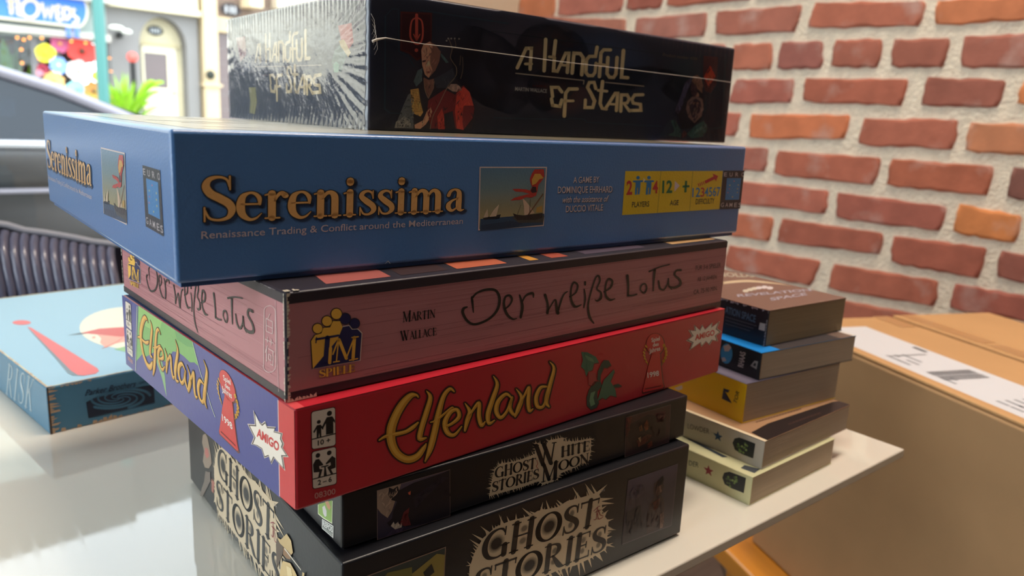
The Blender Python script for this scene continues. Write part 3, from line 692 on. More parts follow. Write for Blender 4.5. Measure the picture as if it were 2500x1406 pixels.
# --- string light bulbs
m_bulb = mat('lit_bulb', rgb(255, 150, 60), 0.4, emit=((1.0, 0.36, 0.08, 1), 2.6))
cord = MB(); prev = None
m_cord = mat('black_cord', rgb(30, 28, 28), 0.6)
BL = [(42, 92), (58, 97), (72, 92), (52, 121), (96, 143), (102, 93), (174, 101), (209, 105), (54, 154), (268, 142), (271, 174), (274, 237), (275, 256), (276, 268)]
BLAB = ['orange bulb '+q_ for q_ in ('at the far left under the blue shop sign', 'second from the left in the cluster under the shop sign', 'right of the leftmost orange cluster', 'just below the leftmost orange cluster', 'in front of the yellow paper flower', 'alone above the yellow paper flower', 'above the magenta paper flower', 'above the large red paper flower', 'lowest above the far left plant', 'right of the green pole, topmost', 'right of the green pole, second from the top', 'right of the green pole, third from the top', 'right of the green pole, second from the bottom', 'right of the green pole, lowest')]
for i, (px, py) in enumerate(BL):
    c = plane_px(px, py, YF-0.72); o = None
    b = MB(); b.ball((0, 0, 0), 0.02, n=10, m=7); t = thing('string_light_bulb', BLAB[i], 'light bulb', room_matrix(c.x, YF-0.72, c.y), 'orange bulbs at the flower shop'); b.build('bulb', m_bulb, t)
    b = MB(); b.tube([(0, 0, 0.015), (0, 0, 0.045)], 0.009, 8); b.build('socket', m_cord, t)
b = MB(); b.tube([(plane_px(px, py-9, YF-0.76).x, YF-0.76, plane_px(px, py-9, YF-0.76).y) for px, py in ((-60, 80), (0, 86), (42, 90), (102, 91), (174, 99), (209, 103), (240, 108), (267, 118), (268, 142), (271, 174), (274, 237), (276, 268))], 0.006, 6)
tag(b.build('light_cord', m_cord, M=Rm), 'black cord of the orange string lights on the shop front', 'cord')
# --- unseen pale building added left of the shop for brighter reflections
t = thing('added_pale_building', 'pale cream building beyond the flower shop at the far left of the street', 'building', room_matrix(0, 0, 0))
b = MB(); b.box(-16, FS0-0.05, YF, YF+0.3, WK, 7.7, col=rgb(214, 206, 190)); b.box(-16, FS0-0.05, YF, YF+0.3, 7.7, 9.3, col=ug); b.box(-16, FS0-0.05, YF-0.15, YF, 2.3, 2.7, col=rgb(236, 230, 216)); b.box(-16, FS0-0.05, YF-0.1, YF, WK, 0.6, col=rgb(140, 132, 124))
b.build('facade', m_fac, t)
for k in range(4):
    b = MB(); b.box(-5.2-k*3, -3.9-k*3, YF-0.02, YF, 3.2, 5.2); b.build('window', m_pane, t)
# --- grey stucco house with arched door
t = thing('stucco_house', 'grey stucco house front with an arched doorway across the street', 'building', room_matrix(0, 0, 0))
gs = rgb(134, 131, 129); cr_ = rgb(214, 202, 170)
dx0, dx1 = fx(343, 150)[0], fx(457, 150)[0]; dz = fx(400, 112)[1]; mid = (dx0+dx1)/2; rad = (dx1-dx0)/2; top = fx(398, 42)[1]
b = MB(); zc_ = fx(370, 22)[1]
b.box(gx0, dx0, YF, YF+0.35, WK, zc_, col=gs); b.box(dx1, gx1, YF, YF+0.35, WK, zc_, col=gs)
hp = []
for k in range(17):
    a = PI*k/16; hp.append((mid-rad*math.cos(a), dz+(top-dz)*math.sin(a)))
for (xa, za), (xb, zb_) in zip(hp, hp[1:]):
    b.face([(xa, YF, za), (xb, YF, zb_), (xb, YF, zc_), (xa, YF, zc_)], gs); b.face([(xa, YF, za), (xa, YF+0.35, za), (xb, YF+0.35, zb_), (xb, YF, zb_)], gs)
b.box(gx0, gx1, YF+0.3, YF+0.6, zc_, 7.7, col=gs); b.box(gx0, gx1, YF+0.3, YF+0.6, 7.7, 9.3, col=ug)
b.build('facade', m_fac, t)
b = MB(); xa = gx0+0.01; b.box(xa, gx1-0.02, YF-0.12, YF+0.3, zc_, zc_+0.95, col=cr_); b.box(xa, gx1, YF-0.22, YF+0.3, zc_-0.05, zc_+0.05, col=cr_); b.build('cornice_panel', m_fac, t)
b = MB()
b.face([(x, YF+0.3, z) for x, z in [(dx0, WK), (dx1, WK)]+[(x, z) for x, z in hp[::-1]]], cr_); b.build('door_surround', m_fac, t)
d0, d1 = fx(357, 150)[0], fx(441, 150)[0]; dt = fx(398, 112)[1]
b = MB(); wz0, wz1 = fx(400, 215)[1], fx(400, 130)[1]; w0, w1 = fx(363, 170)[0], fx(419, 170)[0]
dc = rgb(232, 222, 196)
b.box(d0, w0, YF+0.24, YF+0.29, WK, dt, col=dc); b.box(w1, d1, YF+0.24, YF+0.29, WK, dt, col=dc); b.box(w0, w1, YF+0.24, YF+0.29, WK, wz0, col=dc); b.box(w0, w1, YF+0.24, YF+0.29, wz1, dt, col=dc)
b.box(d0-0.05, d1+0.05, YF+0.2, YF+0.3, dt, dt+0.06, col=rgb(190, 176, 140))
dr = b.build('door', m_fac, t)
b = MB(); b.box(w0, w1, YF+0.26, YF+0.27, wz0, wz1); b.build('door_pane', m_pane, dr)
b = MB(); kx, kz = fx(434, 227); b.ball((kx, YF+0.2, kz), 0.03, rgb(190, 170, 120)); b.build('door_knob', m_fac, dr)
nx, nz_ = fx(391, 73); b = MB()
b.face([(nx+0.15*math.cos(2*PI*k/20), YF+0.285, nz_+0.095*math.sin(2*PI*k/20)) for k in range(20)], rgb(50, 52, 54))
for k, c_ in enumerate((-0.08, -0.03, 0.02, 0.07)):
    b.face([(nx+c_-0.014, YF+0.28, nz_-0.045), (nx+c_+0.014, YF+0.28, nz_-0.045), (nx+c_+0.018, YF+0.28, nz_+0.045), (nx+c_-0.010, YF+0.28, nz_+0.045)], rgb(210, 214, 216))
b.build('house_number', m_fac, t)
# --- cream columned building to the right
t = thing('columned_building', 'cream building with pilaster and dark windows right of the stucco house', 'building', room_matrix(0, 0, 0))
cc = rgb(206, 184, 148)
b = MB(); px0 = fx(492, 150)[0]; px1 = fx(527, 150)[0]
b.box(px0, px1, YF-0.15, YF+0.3, WK, 9.3, col=cc); zb_ = fx(510, 205)[1]; b.box(px0-0.04, px1+0.05, YF-0.2, YF+0.3, zb_-0.05, zb_, col=cc)
zl0, zl1 = fx(560, 80)[1], fx(560, 44)[1]
b.box(px1, 16, YF, YF+0.3, zl0, zl1, col=cc); zr = fx(620, 20)[1]
b.box(px1, 16, YF+0.25, YF+0.5, zl1, 9.3, col=rgb(126, 108, 96))
x6 = fx(596, 10)[0]; x7 = fx(628, 10)[0]; b.box(x6, x7, YF-0.3, YF+0.2, fx(612, 20)[1], fx(612, -20)[1], col=rgb(226, 206, 172))
x8 = fx(672, 5)[0]; x9 = fx(770, 5)[0]; b.box(x8, x9, YF-0.1, YF+0.2, fx(700, 24)[1], 5.0, col=rgb(210, 198, 176))
b.box(px1, 16, YF, YF+0.3, WK, 0.3, col=rgb(190, 140, 120))
b.build('facade', m_fac, t)
b = MB(); b.box(px1, 16, YF+0.2, YF+0.25, 0.3, zl0); b.build('window', m_pane, t)
nx, nz_ = fx(574, 22); b = MB()
b.face([(nx+0.22*math.cos(2*PI*k/20), YF+0.22, nz_+0.13*math.sin(2*PI*k/20)) for k in range(20)], rgb(60, 60, 64))
for c_ in (-0.1, 0.0, 0.08): b.box(nx+c_-0.022, nx+c_+0.022, YF+0.2, YF+0.215, nz_-0.07, nz_+0.07, col=rgb(200, 204, 210))
b.build('house_number', m_fac, t)
b = MB(); bx_, bz_ = fx(505, 183); b.ball((bx_, YF-0.2, bz_), (0.09, 0.07, 0.09), rgb(44, 52, 46)); b.build('wall_box', m_fac, t)
# --- street furniture
m_pole = mat('green_painted_steel', rgb(70, 128, 122), 0.4)
px_, _z = room_px(251, 200, 11.5)
t = thing('street_pole', 'green steel street pole in front of the flower shop', 'pole', room_matrix(px_, 11.5, GZ))
b = MB(); b.tube([(0, 0, 0), (0, 0, 6.0)], 0.072, 14); b.build('pole', m_pole, t)
b = MB(); b.tube([(0, 0, 0), (0, 0, 0.3)], 0.13, 14); b.build('base', m_pole, t)
m_red = mat('red_lantern', rgb(226, 92, 84), 0.4, emit=((1, 0.2, 0.15, 1), 0.3)); m_white = mat('white_enamel', rgb(240, 244, 232), 0.4)
x_, z_ = fx(323, 140, YF-0.4); t = thing('post_lantern', 'round red lantern on dark post beside the arched door', 'lantern', room_matrix(x_, YF-0.4, WK))
b = MB(); b.ball((0, 0, z_-WK), (0.1, 0.1, 0.1)); b.build('lantern_globe', m_red, t)
b = MB(); b.tube([(0, 0, 0), (0, 0, z_-WK-0.08)], 0.05, 8); b.build('post', m_cord, t)
x_, z_ = fx(296, 73, YF-0.25); t = thing('wall_lamp', 'white wall lamp left of the arched door', 'lamp', room_matrix(x_, YF-0.25, z_))
b = MB(); b.ball((-0.08, 0, 0.03), (0.14, 0.08, 0.045)); b.ball((0.09, 0, -0.02), (0.1, 0.08, 0.045)); b.build('lamp_shade', m_white, t)
b = MB(); b.box(-0.03, 0.03, 0, 0.26, -0.14, -0.04); b.build('bracket', m_cord, t)
# --- plants
m_leaf = mat('palm_leaf', rgb(150, 200, 40), 0.5, noise=(9, 0.25)); m_leaf2 = mat('broad_leaf', rgb(98, 160, 74), 0.5, noise=(5, 0.3)); m_pot = mat('terracotta', rgb(150, 90, 60), 0.8)
def palm(name, label, x, y, z, hh, n, spread, leafm, wd, cat='plant', amax=1.0):
    t = thing(name, label, cat, room_matrix(x, y, z))
    b = MB(); b.tube([(0, 0, 0), (0, 0, 0.12), (0, 0, 0.35)], [0.14, 0.17, 0.2], 14); b.build('pot', m_pot, t)
    b = MB()
    for k in range(n):
        a = random.uniform(-PI, PI) ; L = hh*random.uniform(0.65, 1.05); s_ = spread*random.uniform(0.2, 1.0); rows = []
        for i in range(9):
            u = i/8; r = s_*u**1.4; z2 = 0.35+L*(u-0.35*u**3*s_/spread*amax); w_ = wd*math.sin(PI*min(1, 0.08+u*0.92))**0.6
            rows.append([(math.cos(a)*r-math.sin(a)*w_*q, math.sin(a)*r*0.6+math.cos(a)*w_*q, z2-abs(q)*w_*0.5) for q in (-1, 0, 1)])
        b.grid(rows)
    b.build('fronds', leafm, t); return t
x_, z_ = fx(305, 250, YF-1.5); palm_t = palm('potted_palm', 'bright green potted palm between the street pole and the arched door', x_, YF-1.5, WK, 1.22, 70, 0.75, m_leaf, 0.03)
b = MB()
for (e, s0) in (((398, 198), 0.05), ((385, 205), 0.06), ((375, 196), 0.05), ((388, 222), 0.04), ((360, 250), 0.05)):
    p0_, p1_ = fx(312, 275, YF-1.5), fx(*e, YF-1.5)
    pts = [((p0_[0]+(p1_[0]-p0_[0])*u)-x_, 0, (p0_[1]+(p1_[1]-p0_[1])*math.sin(u*PI/2)**1.2)-WK) for u in [i/8 for i in range(9)]]
    rows = [[(p[0], -s0*1.2, p[2]-0.03), (p[0], 0, p[2]+s0*math.sin(PI*min(1, 0.1+i/9))), (p[0]+0.02, 0.05, p[2]-s0*0.8)] for i, p in enumerate(pts)]
    b.grid(rows)
b.tube([(0, 0, 0.3), (p0_[0]-x_, 0, p0_[1]-WK)], 0.02, 6)
b.build('arching_fronds', m_leaf, palm_t)
x_, z_ = fx(20, 150, YF+0.9); palm('broad_leaf_plant', 'broad leaved plant inside the flower shop window at far left', x_, YF+0.9, WK+0.25, 1.5, 22, 0.5, m_leaf2, 0.12)
x_, z_ = fx(62, 150, YF+0.8); palm('broad_leaf_plant', 'smaller broad leaved plant beside the shop window mullion', x_, YF+0.8, WK+0.25, 1.25, 14, 0.28, m_leaf, 0.08)
# ================================================================ parked car
m_paint = mat('charcoal_car_paint', rgb(26, 26, 29), 0.38, metal=0.0, coat=0.25); m_cglass = mat('tinted_car_glass', rgb(26, 34, 44), 0.08, spec=0.4)
m_chrome = mat('trim_and_highlight', rgb(190, 192, 198), 0.25, 0.7); m_tyre = mat('tyre_rubber', rgb(26, 26, 28), 0.8); m_silver = mat('silver_rail', rgb(140, 137, 148), 0.35, 0.4)
YC = 4.55; XB = 1.60                         # car side plane and foot of the front pillar
t = thing('parked_car', 'dark grey sedan parked outside the window at the left', 'car', room_matrix(XB, YC, GZ))
def rz(x):                                    # side roof line above the room floor at x (relative to pillar foot)
    pr = [(-4.0, 0.80), (-3.6, 0.86), (-3.1, 1.12), (-2.6, 1.24), (-1.9, 1.28), (-1.3, 1.22), (-0.92, 1.125), (-0.62, 1.035), (-0.35, 0.925), (0.0, 0.78), (1.3, 0.70)]
    for (xa, za), (xb, zb_) in zip(pr, pr[1:]):
        if xa <= x <= xb: return za+(zb_-za)*(x-xa)/(xb-xa)
    return 0.7
BELT = 0.745
def belt(x): return BELT-max(0, x-0.2)*0.06
def side(x, w=1.0):
    z0, g = 0.05, -GZ
    e = max(0.0, abs(x+1.35)-1.9)**2*0.18      # plan-view taper to the bumpers
    return [(x, 0.16+e, z0+g), (x, 0.03+e, 0.14+g), (x, 0.0+e, 0.26+g), (x, 0.03+e, 0.40+g), (x, 0.045+e, 0.50+g), (x, 0.0+e, 0.54+g), (x, -0.01+e, 0.60+g), (x, 0.0+e, 0.68+g), (x, 0.03+e, belt(x)-0.02+g), (x, 0.06+e, belt(x)+g)]
b = MB(); xs = [-4.05, -3.9, -3.6, -3.2, -2.8, -2.4, -2.0, -1.6, -1.2, -0.8, -0.4, 0.0, 0.4, 0.8, 1.1, 1.25]
rn = [side(x) for x in xs]; wd = 1.80
rf = [[(p[0], wd-p[1], p[2]) for p in r] for r in rn]
b.grid(rn); b.grid([r[::-1] for r in rf])
b.grid([[rn[i][-1], (xs[i], 0.5, belt(xs[i])-GZ+(0.09 if xs[i] > 0 else 0.0)), (xs[i], wd-0.5, belt(xs[i])-GZ+(0.09 if xs[i] > 0 else 0.0)), rf[i][-1]] for i in range(len(xs))])
b.face([p for p in rn[0]]+[p for p in rf[0][::-1]]); b.face([p for p in rn[-1][::-1]]+[p for p in rf[-1]])
b.build('body', m_paint, t)
b = MB(); xs2 = [-3.1, -2.8, -2.4, -2.0, -1.6, -1.2, -0.92, -0.62]
b.grid([[(x, 0.30, rz(x)-GZ), (x, 0.45, rz(x)+0.03-GZ), (x, 0.9, rz(x)+0.05-GZ), (x, wd-0.45, rz(x)+0.03-GZ), (x, wd-0.3, rz(x)-GZ)] for x in xs2]); b.build('roof', m_paint, t)
def gy(x, z): return 0.06+(z-belt(x))/max(0.3, 0.5)*0.24
b = MB(); xs3 = [-3.35, -3.1, -2.6, -2.1, -1.6, -1.2, -0.92, -0.62, -0.35, -0.12]
g1 = [[(x, gy(x, belt(x)), belt(x)-GZ), (x, gy(x, rz(x)-0.02), rz(x)-0.02-GZ)] for x in xs3]
b.grid(g1); b.grid([[(p[0], wd-p[1], p[2]) for p in r][::-1] for r in g1]); b.build('side_window', m_cglass, t)
b = MB(); b.grid([[(-0.62, 0.32, rz(-0.62)+0.02-GZ), (-0.62, wd-0.32, rz(-0.62)+0.02-GZ)], [(0.15, 0.1, belt(0)+0.05-GZ), (0.15, wd-0.1, belt(0)+0.05-GZ)]]); b.build('windscreen', m_cglass, t)
b = MB(); b.grid([[(-3.1, 0.32, rz(-3.1)+0.02-GZ), (-3.1, wd-0.32, rz(-3.1)+0.02-GZ)], [(-3.75, 0.2, belt(-3)+0.03-GZ), (-3.75, wd-0.2, belt(-3)+0.03-GZ)]]); b.build('rear_window', m_cglass, t)
b = MB(); b.tube([(x, gy(x, rz(x))-0.01, rz(x)-0.01-GZ) for x in (-3.4, -3.1, -2.6, -2.1, -1.6, -1.2, -0.92, -0.62, -0.35, 0.0)], 0.032, 8); b.build('roof_rail', m_silver, t)
b = MB(); b.tube([(x, 0.035, belt(x)-0.006-GZ) for x in (-3.4, -2.6, -1.6, -0.8, 0.0)], 0.024, 8); b.build('belt_highlight', m_chrome, t)  # bright strip standing in for the sky highlight on the shoulder
b = MB(); b.tube([(x, 0.025, 0.505-GZ) for x in (-3.3, -2.0, -1.0, 0.2)], 0.016, 8); b.build('crease_highlight', m_silver, t)  # pale strip modelled in place of the highlight on the door crease
for x in (-1.05, -2.2):
    b = MB(); b.box(x-0.006, x+0.006, -0.012, 0.05, 0.15-GZ, belt(x)-0.03-GZ); b.build('door_seam', m_tyre, t)
    b = MB(); b.box(x-0.45, x-0.27, -0.035, 0.0, 0.60-GZ, 0.635-GZ, bev=0.01); b.build('door_handle', m_chrome, t)
for x in (-3.1, 0.55):
    for yy in (0.0, wd-0.2):
        b = MB(); rows = []
        for (r, y2) in ((0.19, yy), (0.30, yy), (0.33, yy+0.03), (0.33, yy+0.17), (0.30, yy+0.2), (0.19, yy+0.2)):
            rows.append([(x+r*math.cos(2*PI*k/24), y2-0.01, 0.33+r*math.sin(2*PI*k/24)) for k in range(24)])
        b.grid(rows, closed=True); w_ = b.build('wheel', m_tyre, t)
        b = MB(); b.tube([(x, yy, 0.33), (x, yy+0.18, 0.33)], 0.19, 20); b.build('rim', m_silver, w_)
# ================================================================ printing on the boxes: lettering engine
def CR(ox, oy, s):
    def f(*pts):
        r = [(ox+p[0]/s, oy+p[1]/s)+tuple(q/s for q in p[2:3]) for p in pts]
        return r
    return f
T_, t_ = 0.155, 0.05
def _bowl(cx, cy, rx, ry, T=T_, t=t_, n=28, a0=0, a1=2*PI):
    return [(cx+rx*math.cos(a0+(a1-a0)*k/n), cy+ry*math.sin(a0+(a1-a0)*k/n), t+(T-t)*abs(math.cos(a0+(a1-a0)*k/n))**1.3) for k in range(n+1)]
def sp(*p): return ('s', list(p))
def ln(x0, y0, x1, y1, w=t_, w2=None): return ('l', [(x0, y0, w), (x1, y1, w if w2 is None else w2)])
def srf(x, y, h=0.13): return ln(x-h, y, x+h, y, 0.04)
def stem(x, y0=0.0, y1=1.0, w=T_): return ln(x, y0, x, y1, w)
GL = {
'S': (.60, [sp((.50,.76,.03),(.46,.92,.05),(.33,.98,.06),(.17,.93,.10),(.11,.78,.14),(.18,.62,.17),(.33,.51,.18),(.48,.39,.17),(.54,.24,.14),(.48,.08,.09),(.32,.02,.06),(.16,.07,.05),(.09,.25,.03)), ln(.51,.70,.51,1.0,.035), ln(.08,.0,.08,.31,.035)]),
'T': (.70, [stem(.35), srf(.35,.02), ln(.03,.965,.67,.965,.06), ln(.035,.99,.035,.80,.035), ln(.665,.99,.665,.80,.035)]),
'O': (.90, [('l', _bowl(.44,.5,.365,.49))]),
'C': (.74, [sp((.66,.80,.03),(.58,.94,.06),(.44,.98,.06),(.24,.90,.11),(.10,.66,.15),(.09,.36,.15),(.22,.10,.11),(.44,.015,.06),(.58,.05,.05),(.67,.17,.04)), ln(.67,.70,.67,1.0,.035)]),
'G': (.84, [sp((.66,.80,.03),(.58,.94,.06),(.44,.98,.06),(.24,.90,.11),(.10,.66,.15),(.09,.36,.15),(.22,.10,.11),(.44,.015,.06),(.60,.05,.06),(.68,.10,.06)), ln(.67,.72,.67,1.0,.035), stem(.69,.04,.38), srf(.69,.39)]),
'H': (.82, [stem(.16), stem(.64), ln(.16,.52,.64,.52,.05), srf(.16,.02), srf(.64,.02), srf(.16,.98), srf(.64,.98)]),
'I': (.34, [stem(.17), srf(.17,.02), srf(.17,.98)]),
'R': (.74, [stem(.16), srf(.16,.02), srf(.12,.98,.09), sp((.16,.975,.045),(.36,.97,.06),(.50,.87,.12),(.51,.70,.13),(.40,.55,.06),(.18,.52,.04)), sp((.32,.54,.06),(.46,.30,.13),(.60,.08,.15),(.74,.0,.05))]),
'E': (.62, [stem(.16), ln(.05,.02,.56,.02,.045), ln(.05,.98,.54,.98,.045), ln(.16,.52,.44,.52,.045), ln(.54,.78,.54,1.0,.035), ln(.57,.0,.57,.24,.035), ln(.44,.40,.44,.63,.035)]),
'A': (.72, [ln(.08,.0,.37,1.0,.05,.06), ln(.34,1.0,.64,.0,.12,.15), ln(.18,.33,.52,.33,.05), srf(.08,.02,.09), srf(.64,.02,.11)]),
'M': (.92, [ln(.14,.0,.16,.97,.05), ln(.14,.98,.44,.05,.14), ln(.44,.05,.74,.98,.05), stem(.76), srf(.14,.02,.1), srf(.76,.02), srf(.10,.98,.08), srf(.80,.98,.09)]),
'N': (.82, [ln(.14,.0,.14,.98,.05), ln(.12,.98,.66,.02,.15), ln(.67,.0,.67,.98,.05), srf(.14,.02,.1), srf(.67,.98,.1), srf(.08,.98,.07)]),
'W': (1.02, [ln(.08,.98,.30,.02,.15), ln(.30,.02,.50,.95,.05), ln(.42,.98,.66,.02,.15), ln(.66,.02,.90,.98,.05), srf(.08,.98,.1), srf(.44,.98,.09), srf(.90,.98,.09)]),
'L': (.58, [stem(.16), ln(.04,.02,.54,.02,.045), srf(.16,.98), ln(.55,.0,.55,.26,.035)]),
'P': (.64, [stem(.16), srf(.16,.02), srf(.12,.98,.09), sp((.16,.975,.045),(.36,.97,.06),(.52,.87,.12),(.52,.66,.13),(.38,.50,.06),(.18,.47,.04))]),
'K': (.74, [stem(.16), srf(.16,.02), srf(.16,.98), ln(.20,.46,.58,.97,.05), ln(.30,.60,.68,.0,.14), srf(.60,.98,.08), srf(.66,.02,.1)]),
'D': (.80, [stem(.16), sp((.10,.975,.045),(.36,.97,.06),(.60,.82,.13),(.68,.5,.16),(.60,.18,.13),(.36,.03,.06),(.10,.025,.045))]),
'e': (.50, [ln(.10,.36,.42,.36,.045), sp((.43,.35,.05),(.42,.50,.09),(.34,.60,.07),(.24,.615,.06),(.13,.53,.12),(.09,.33,.16),(.12,.13,.14),(.24,.01,.08),(.36,.03,.05),(.46,.14,.02))]),
'r': (.43, [ln(.15,.02,.15,.60,.15), srf(.16,.02,.13), ln(.03,.56,.15,.60,.04), sp((.20,.42,.04),(.26,.55,.07),(.33,.60,.10),(.40,.54,.13))]),
'n': (.60, [ln(.15,.02,.15,.60,.15), srf(.15,.02,.12), ln(.03,.56,.15,.60,.04), sp((.19,.44,.04),(.27,.57,.08),(.36,.59,.11),(.43,.50,.15),(.44,.30,.155),(.44,.02,.155)), srf(.44,.02,.12)]),
'i': (.31, [ln(.15,.02,.15,.60,.15), srf(.15,.02,.12), ln(.03,.56,.15,.60,.04), ('l', [(.15,.80,.001),(.15,.82,.16),(.15,.88,.16),(.15,.90,.001)])]),
's': (.41, [sp((.33,.44,.02),(.31,.56,.05),(.22,.61,.06),(.12,.57,.09),(.09,.47,.12),(.20,.35,.15),(.33,.23,.14),(.35,.11,.11),(.25,.02,.06),(.13,.04,.05),(.07,.18,.02)), ln(.06,.0,.06,.2,.03), ln(.335,.42,.335,.62,.03)]),
'm': (.90, [ln(.15,.02,.15,.60,.15), srf(.15,.02,.12), ln(.03,.56,.15,.60,.04), sp((.19,.44,.04),(.27,.57,.08),(.36,.59,.11),(.43,.50,.15),(.44,.30,.155),(.44,.02,.155)), srf(.44,.02,.12), sp((.48,.44,.04),(.56,.57,.08),(.65,.59,.11),(.72,.50,.15),(.73,.30,.155),(.73,.02,.155)), srf(.73,.02,.12)]),
'a': (.50, [sp((.09,.45,.10),(.14,.56,.08),(.25,.61,.06),(.35,.54,.12),(.36,.35,.15),(.36,.12,.15),(.42,.03,.08),(.50,.05,.02)), sp((.35,.37,.05),(.20,.31,.06),(.10,.20,.12),(.11,.09,.12),(.20,.03,.07),(.34,.13,.04))]),
' ': (.34, [])}
def disc(cx, cy, r, n=14, ry=None): ry = ry or r; return [(cx+r*math.cos(2*PI*k/n), cy+ry*math.sin(2*PI*k/n)) for k in range(n)]
def strokes_art(strokes, col, lay, fn=None, grow=0.0, wk=1.0, joints=True):
    art = []
    for kind, pts in strokes:
        P = spline(pts, 5) if (kind == 's' and len(pts) > 2) else pts
        xy = [Vector(p[:2]) for p in P]; ws = [p[2]*wk+grow for p in P]
        for q in ribbon2(xy, ws):
            art.append(([fn(*v) if fn else tuple(v) for v in q], col, lay))
        if joints:
            for i in ([0, len(P)-1] if kind == 's' else range(len(P))):
                if ws[i] > 0: art.append(([fn(*v) if fn else v for v in disc(xy[i].x, xy[i].y, ws[i]*0.5, 8)], col, lay))
    return art
def serif_line(s, small=1.0, track=0.0, wk=1.0):
    x = 0; out = []
    for i, ch in enumerate(s):
        k = 1.0 if (i == 0 or small == 1.0) else small
        adv, st = GL[ch]
        for kind, pts in st: out.append((kind, [(x+p[0]*k, p[1]*k, p[2]*k*wk) for p in pts]))
        x += (adv+track)*k
    return out, x-track
def text3(face, bl, br, tl):
    """map: x in 0..1 along the baseline, y in 0..1 cap height -> uv on the face, from three photo pixels"""
    a, b_, c = face.uv(*bl), face.uv(*br), face.uv(*tl)
    return lambda x, y: a+(b_-a)*x+(c-a)*y
def serif(face, s, bl, br, tl, col, lay, outline=None, shadow=None, small=1.0, wk=1.0, track=0.0, rec=None):
    st, wd_ = serif_line(s, small, track, wk); f0 = text3(face, bl, br, tl); fn = lambda x, y: f0(x/wd_, y)
    art = []
    if shadow:
        dx, dy, sc = shadow
        for i, g in enumerate((0.09, 0.05)): art += strokes_art([(k, [(p[0]+dx, p[1]+dy, p[2]) for p in pts]) for k, pts in st], sc[i] if isinstance(sc, list) else sc, lay-3+i, fn, grow=g)
    if outline: art += strokes_art(st, outline, lay-1, fn, grow=0.035)
    art += strokes_art(st, col, lay, fn)
    face.draw(art, lambda x, y: Vector((x, y)))
    if rec is not None: rec += art
    return art
_fc = {}
def font_polys(s, bold=0.0, shear=0.0):
    key = (s, bold, shear)
    if key in _fc: return _fc[key]
    cu = bpy.data.curves.new('tmp_text', 'FONT'); cu.body = s; cu.resolution_u = 3; cu.offset = bold; cu.shear = shear; cu.fill_mode = 'FRONT'
    o = bpy.data.objects.new('tmp_text', cu); COL.objects.link(o)
    dg = bpy.context.evaluated_depsgraph_get(); oe = o.evaluated_get(dg); me = oe.to_mesh()
    vs = [v.co.copy() for v in me.vertices]; fs = [tuple(p.vertices) for p in me.polygons]
    oe.to_mesh_clear(); bpy.data.objects.remove(o); bpy.data.curves.remove(cu)
    _fc[key] = (vs, fs); return _fc[key]
def cap_height():
    vs, _ = font_polys('H'); return max(v.y for v in vs)
CAPH = cap_height()
def sans(face, s, bl, br, tl, col, lay, bold=0.0, shear=0.0, rec=None):
    vs, fs = font_polys(s, bold, shear)
    if not vs: return
    x0 = min(v.x for v in vs); x1 = max(v.x for v in vs); f0 = text3(face, bl, br, tl); art = []
    for f in fs: art.append(([f0((vs[i].x-x0)/(x1-x0), vs[i].y/CAPH) for i in f], col, lay))
    face.draw(art, lambda x, y: Vector((x, y)))
    if rec is not None: rec += art
    return art
def px_art(face, items, rec=None):
    """items: (pixel points, colour, layer) -> drawn and returned in uv"""
    art = [([face.uv(*p[:2]) for p in pts], col, lay) for pts, col, lay in items]
    face.draw(art, lambda x, y: Vector((x, y)))
    if rec is not None: rec += art
    return art
def px_strokes(face, strokes, col, lay, grow=0.0, rec=None):
    a = strokes_art(strokes, col, lay, lambda x, y: (x, y), grow=grow)
    return px_art(face, a, rec)
def copy_art(face, art, f, base=0):
    face.draw(art, f, base)
def quadlerp(c, u, v): # c: tl,tr,br,bl
    tl, tr, br, bl = [Vector(q) for q in c]
    return tuple((tl*(1-u)+tr*u)*(1-v)+(bl*(1-u)+br*u)*v)
def picture(face, c, layers, lay, frame_col=None, fw=0.02, rec=None, bands=None):
    """c: four photo corners; bands: vertical colour gradient stops; layers: polygons in 0..1 picture space"""
    items = []
    if frame_col: items.append(([quadlerp(c, -fw, -fw*1.2), quadlerp(c, 1+fw, -fw*1.2), quadlerp(c, 1+fw, 1+fw*1.2), quadlerp(c, -fw, 1+fw*1.2)], frame_col, lay))
    for (v0, c0), (v1, c1) in zip(bands, bands[1:]):
        items.append(([quadlerp(c, 0, v0), quadlerp(c, 1, v0), quadlerp(c, 1, v1), quadlerp(c, 0, v1)], [c0, c0, c1, c1], lay+1))
    for k, (pts, col) in enumerate(layers): items.append(([quadlerp(c, *p) for p in pts], col, lay+2+k % 6 if len(layers) > 6 else lay+2+k))
    return px_art(face, items, rec)
def lerp_col(a, b_, t): return tuple(a[i]*(1-t)+b_[i]*t for i in range(3))+(1,)
def soft(face, cx, cy, rx, ry, cin, cout, lay, n=16, rec=None, a0=0.0):
    """soft-edged spot in uv by two rings of vertex colour"""
    art = []
    for k in range(n):
        a, b_ = 2*PI*k/n, 2*PI*(k+1)/n
        P = lambda r, a: (cx+rx*r*math.cos(a+a0), cy+ry*r*math.sin(a+a0))
        art.append(([P(0, 0), P(.55, a), P(.55, b_)], cin, lay)); art.append(([P(.55, a), P(1, a), P(1, b_), P(.55, b_)], [cin, cout, cout, cin], lay))
    face.draw(art, lambda x, y: Vector((x, y)))
    if rec is not None: rec += art
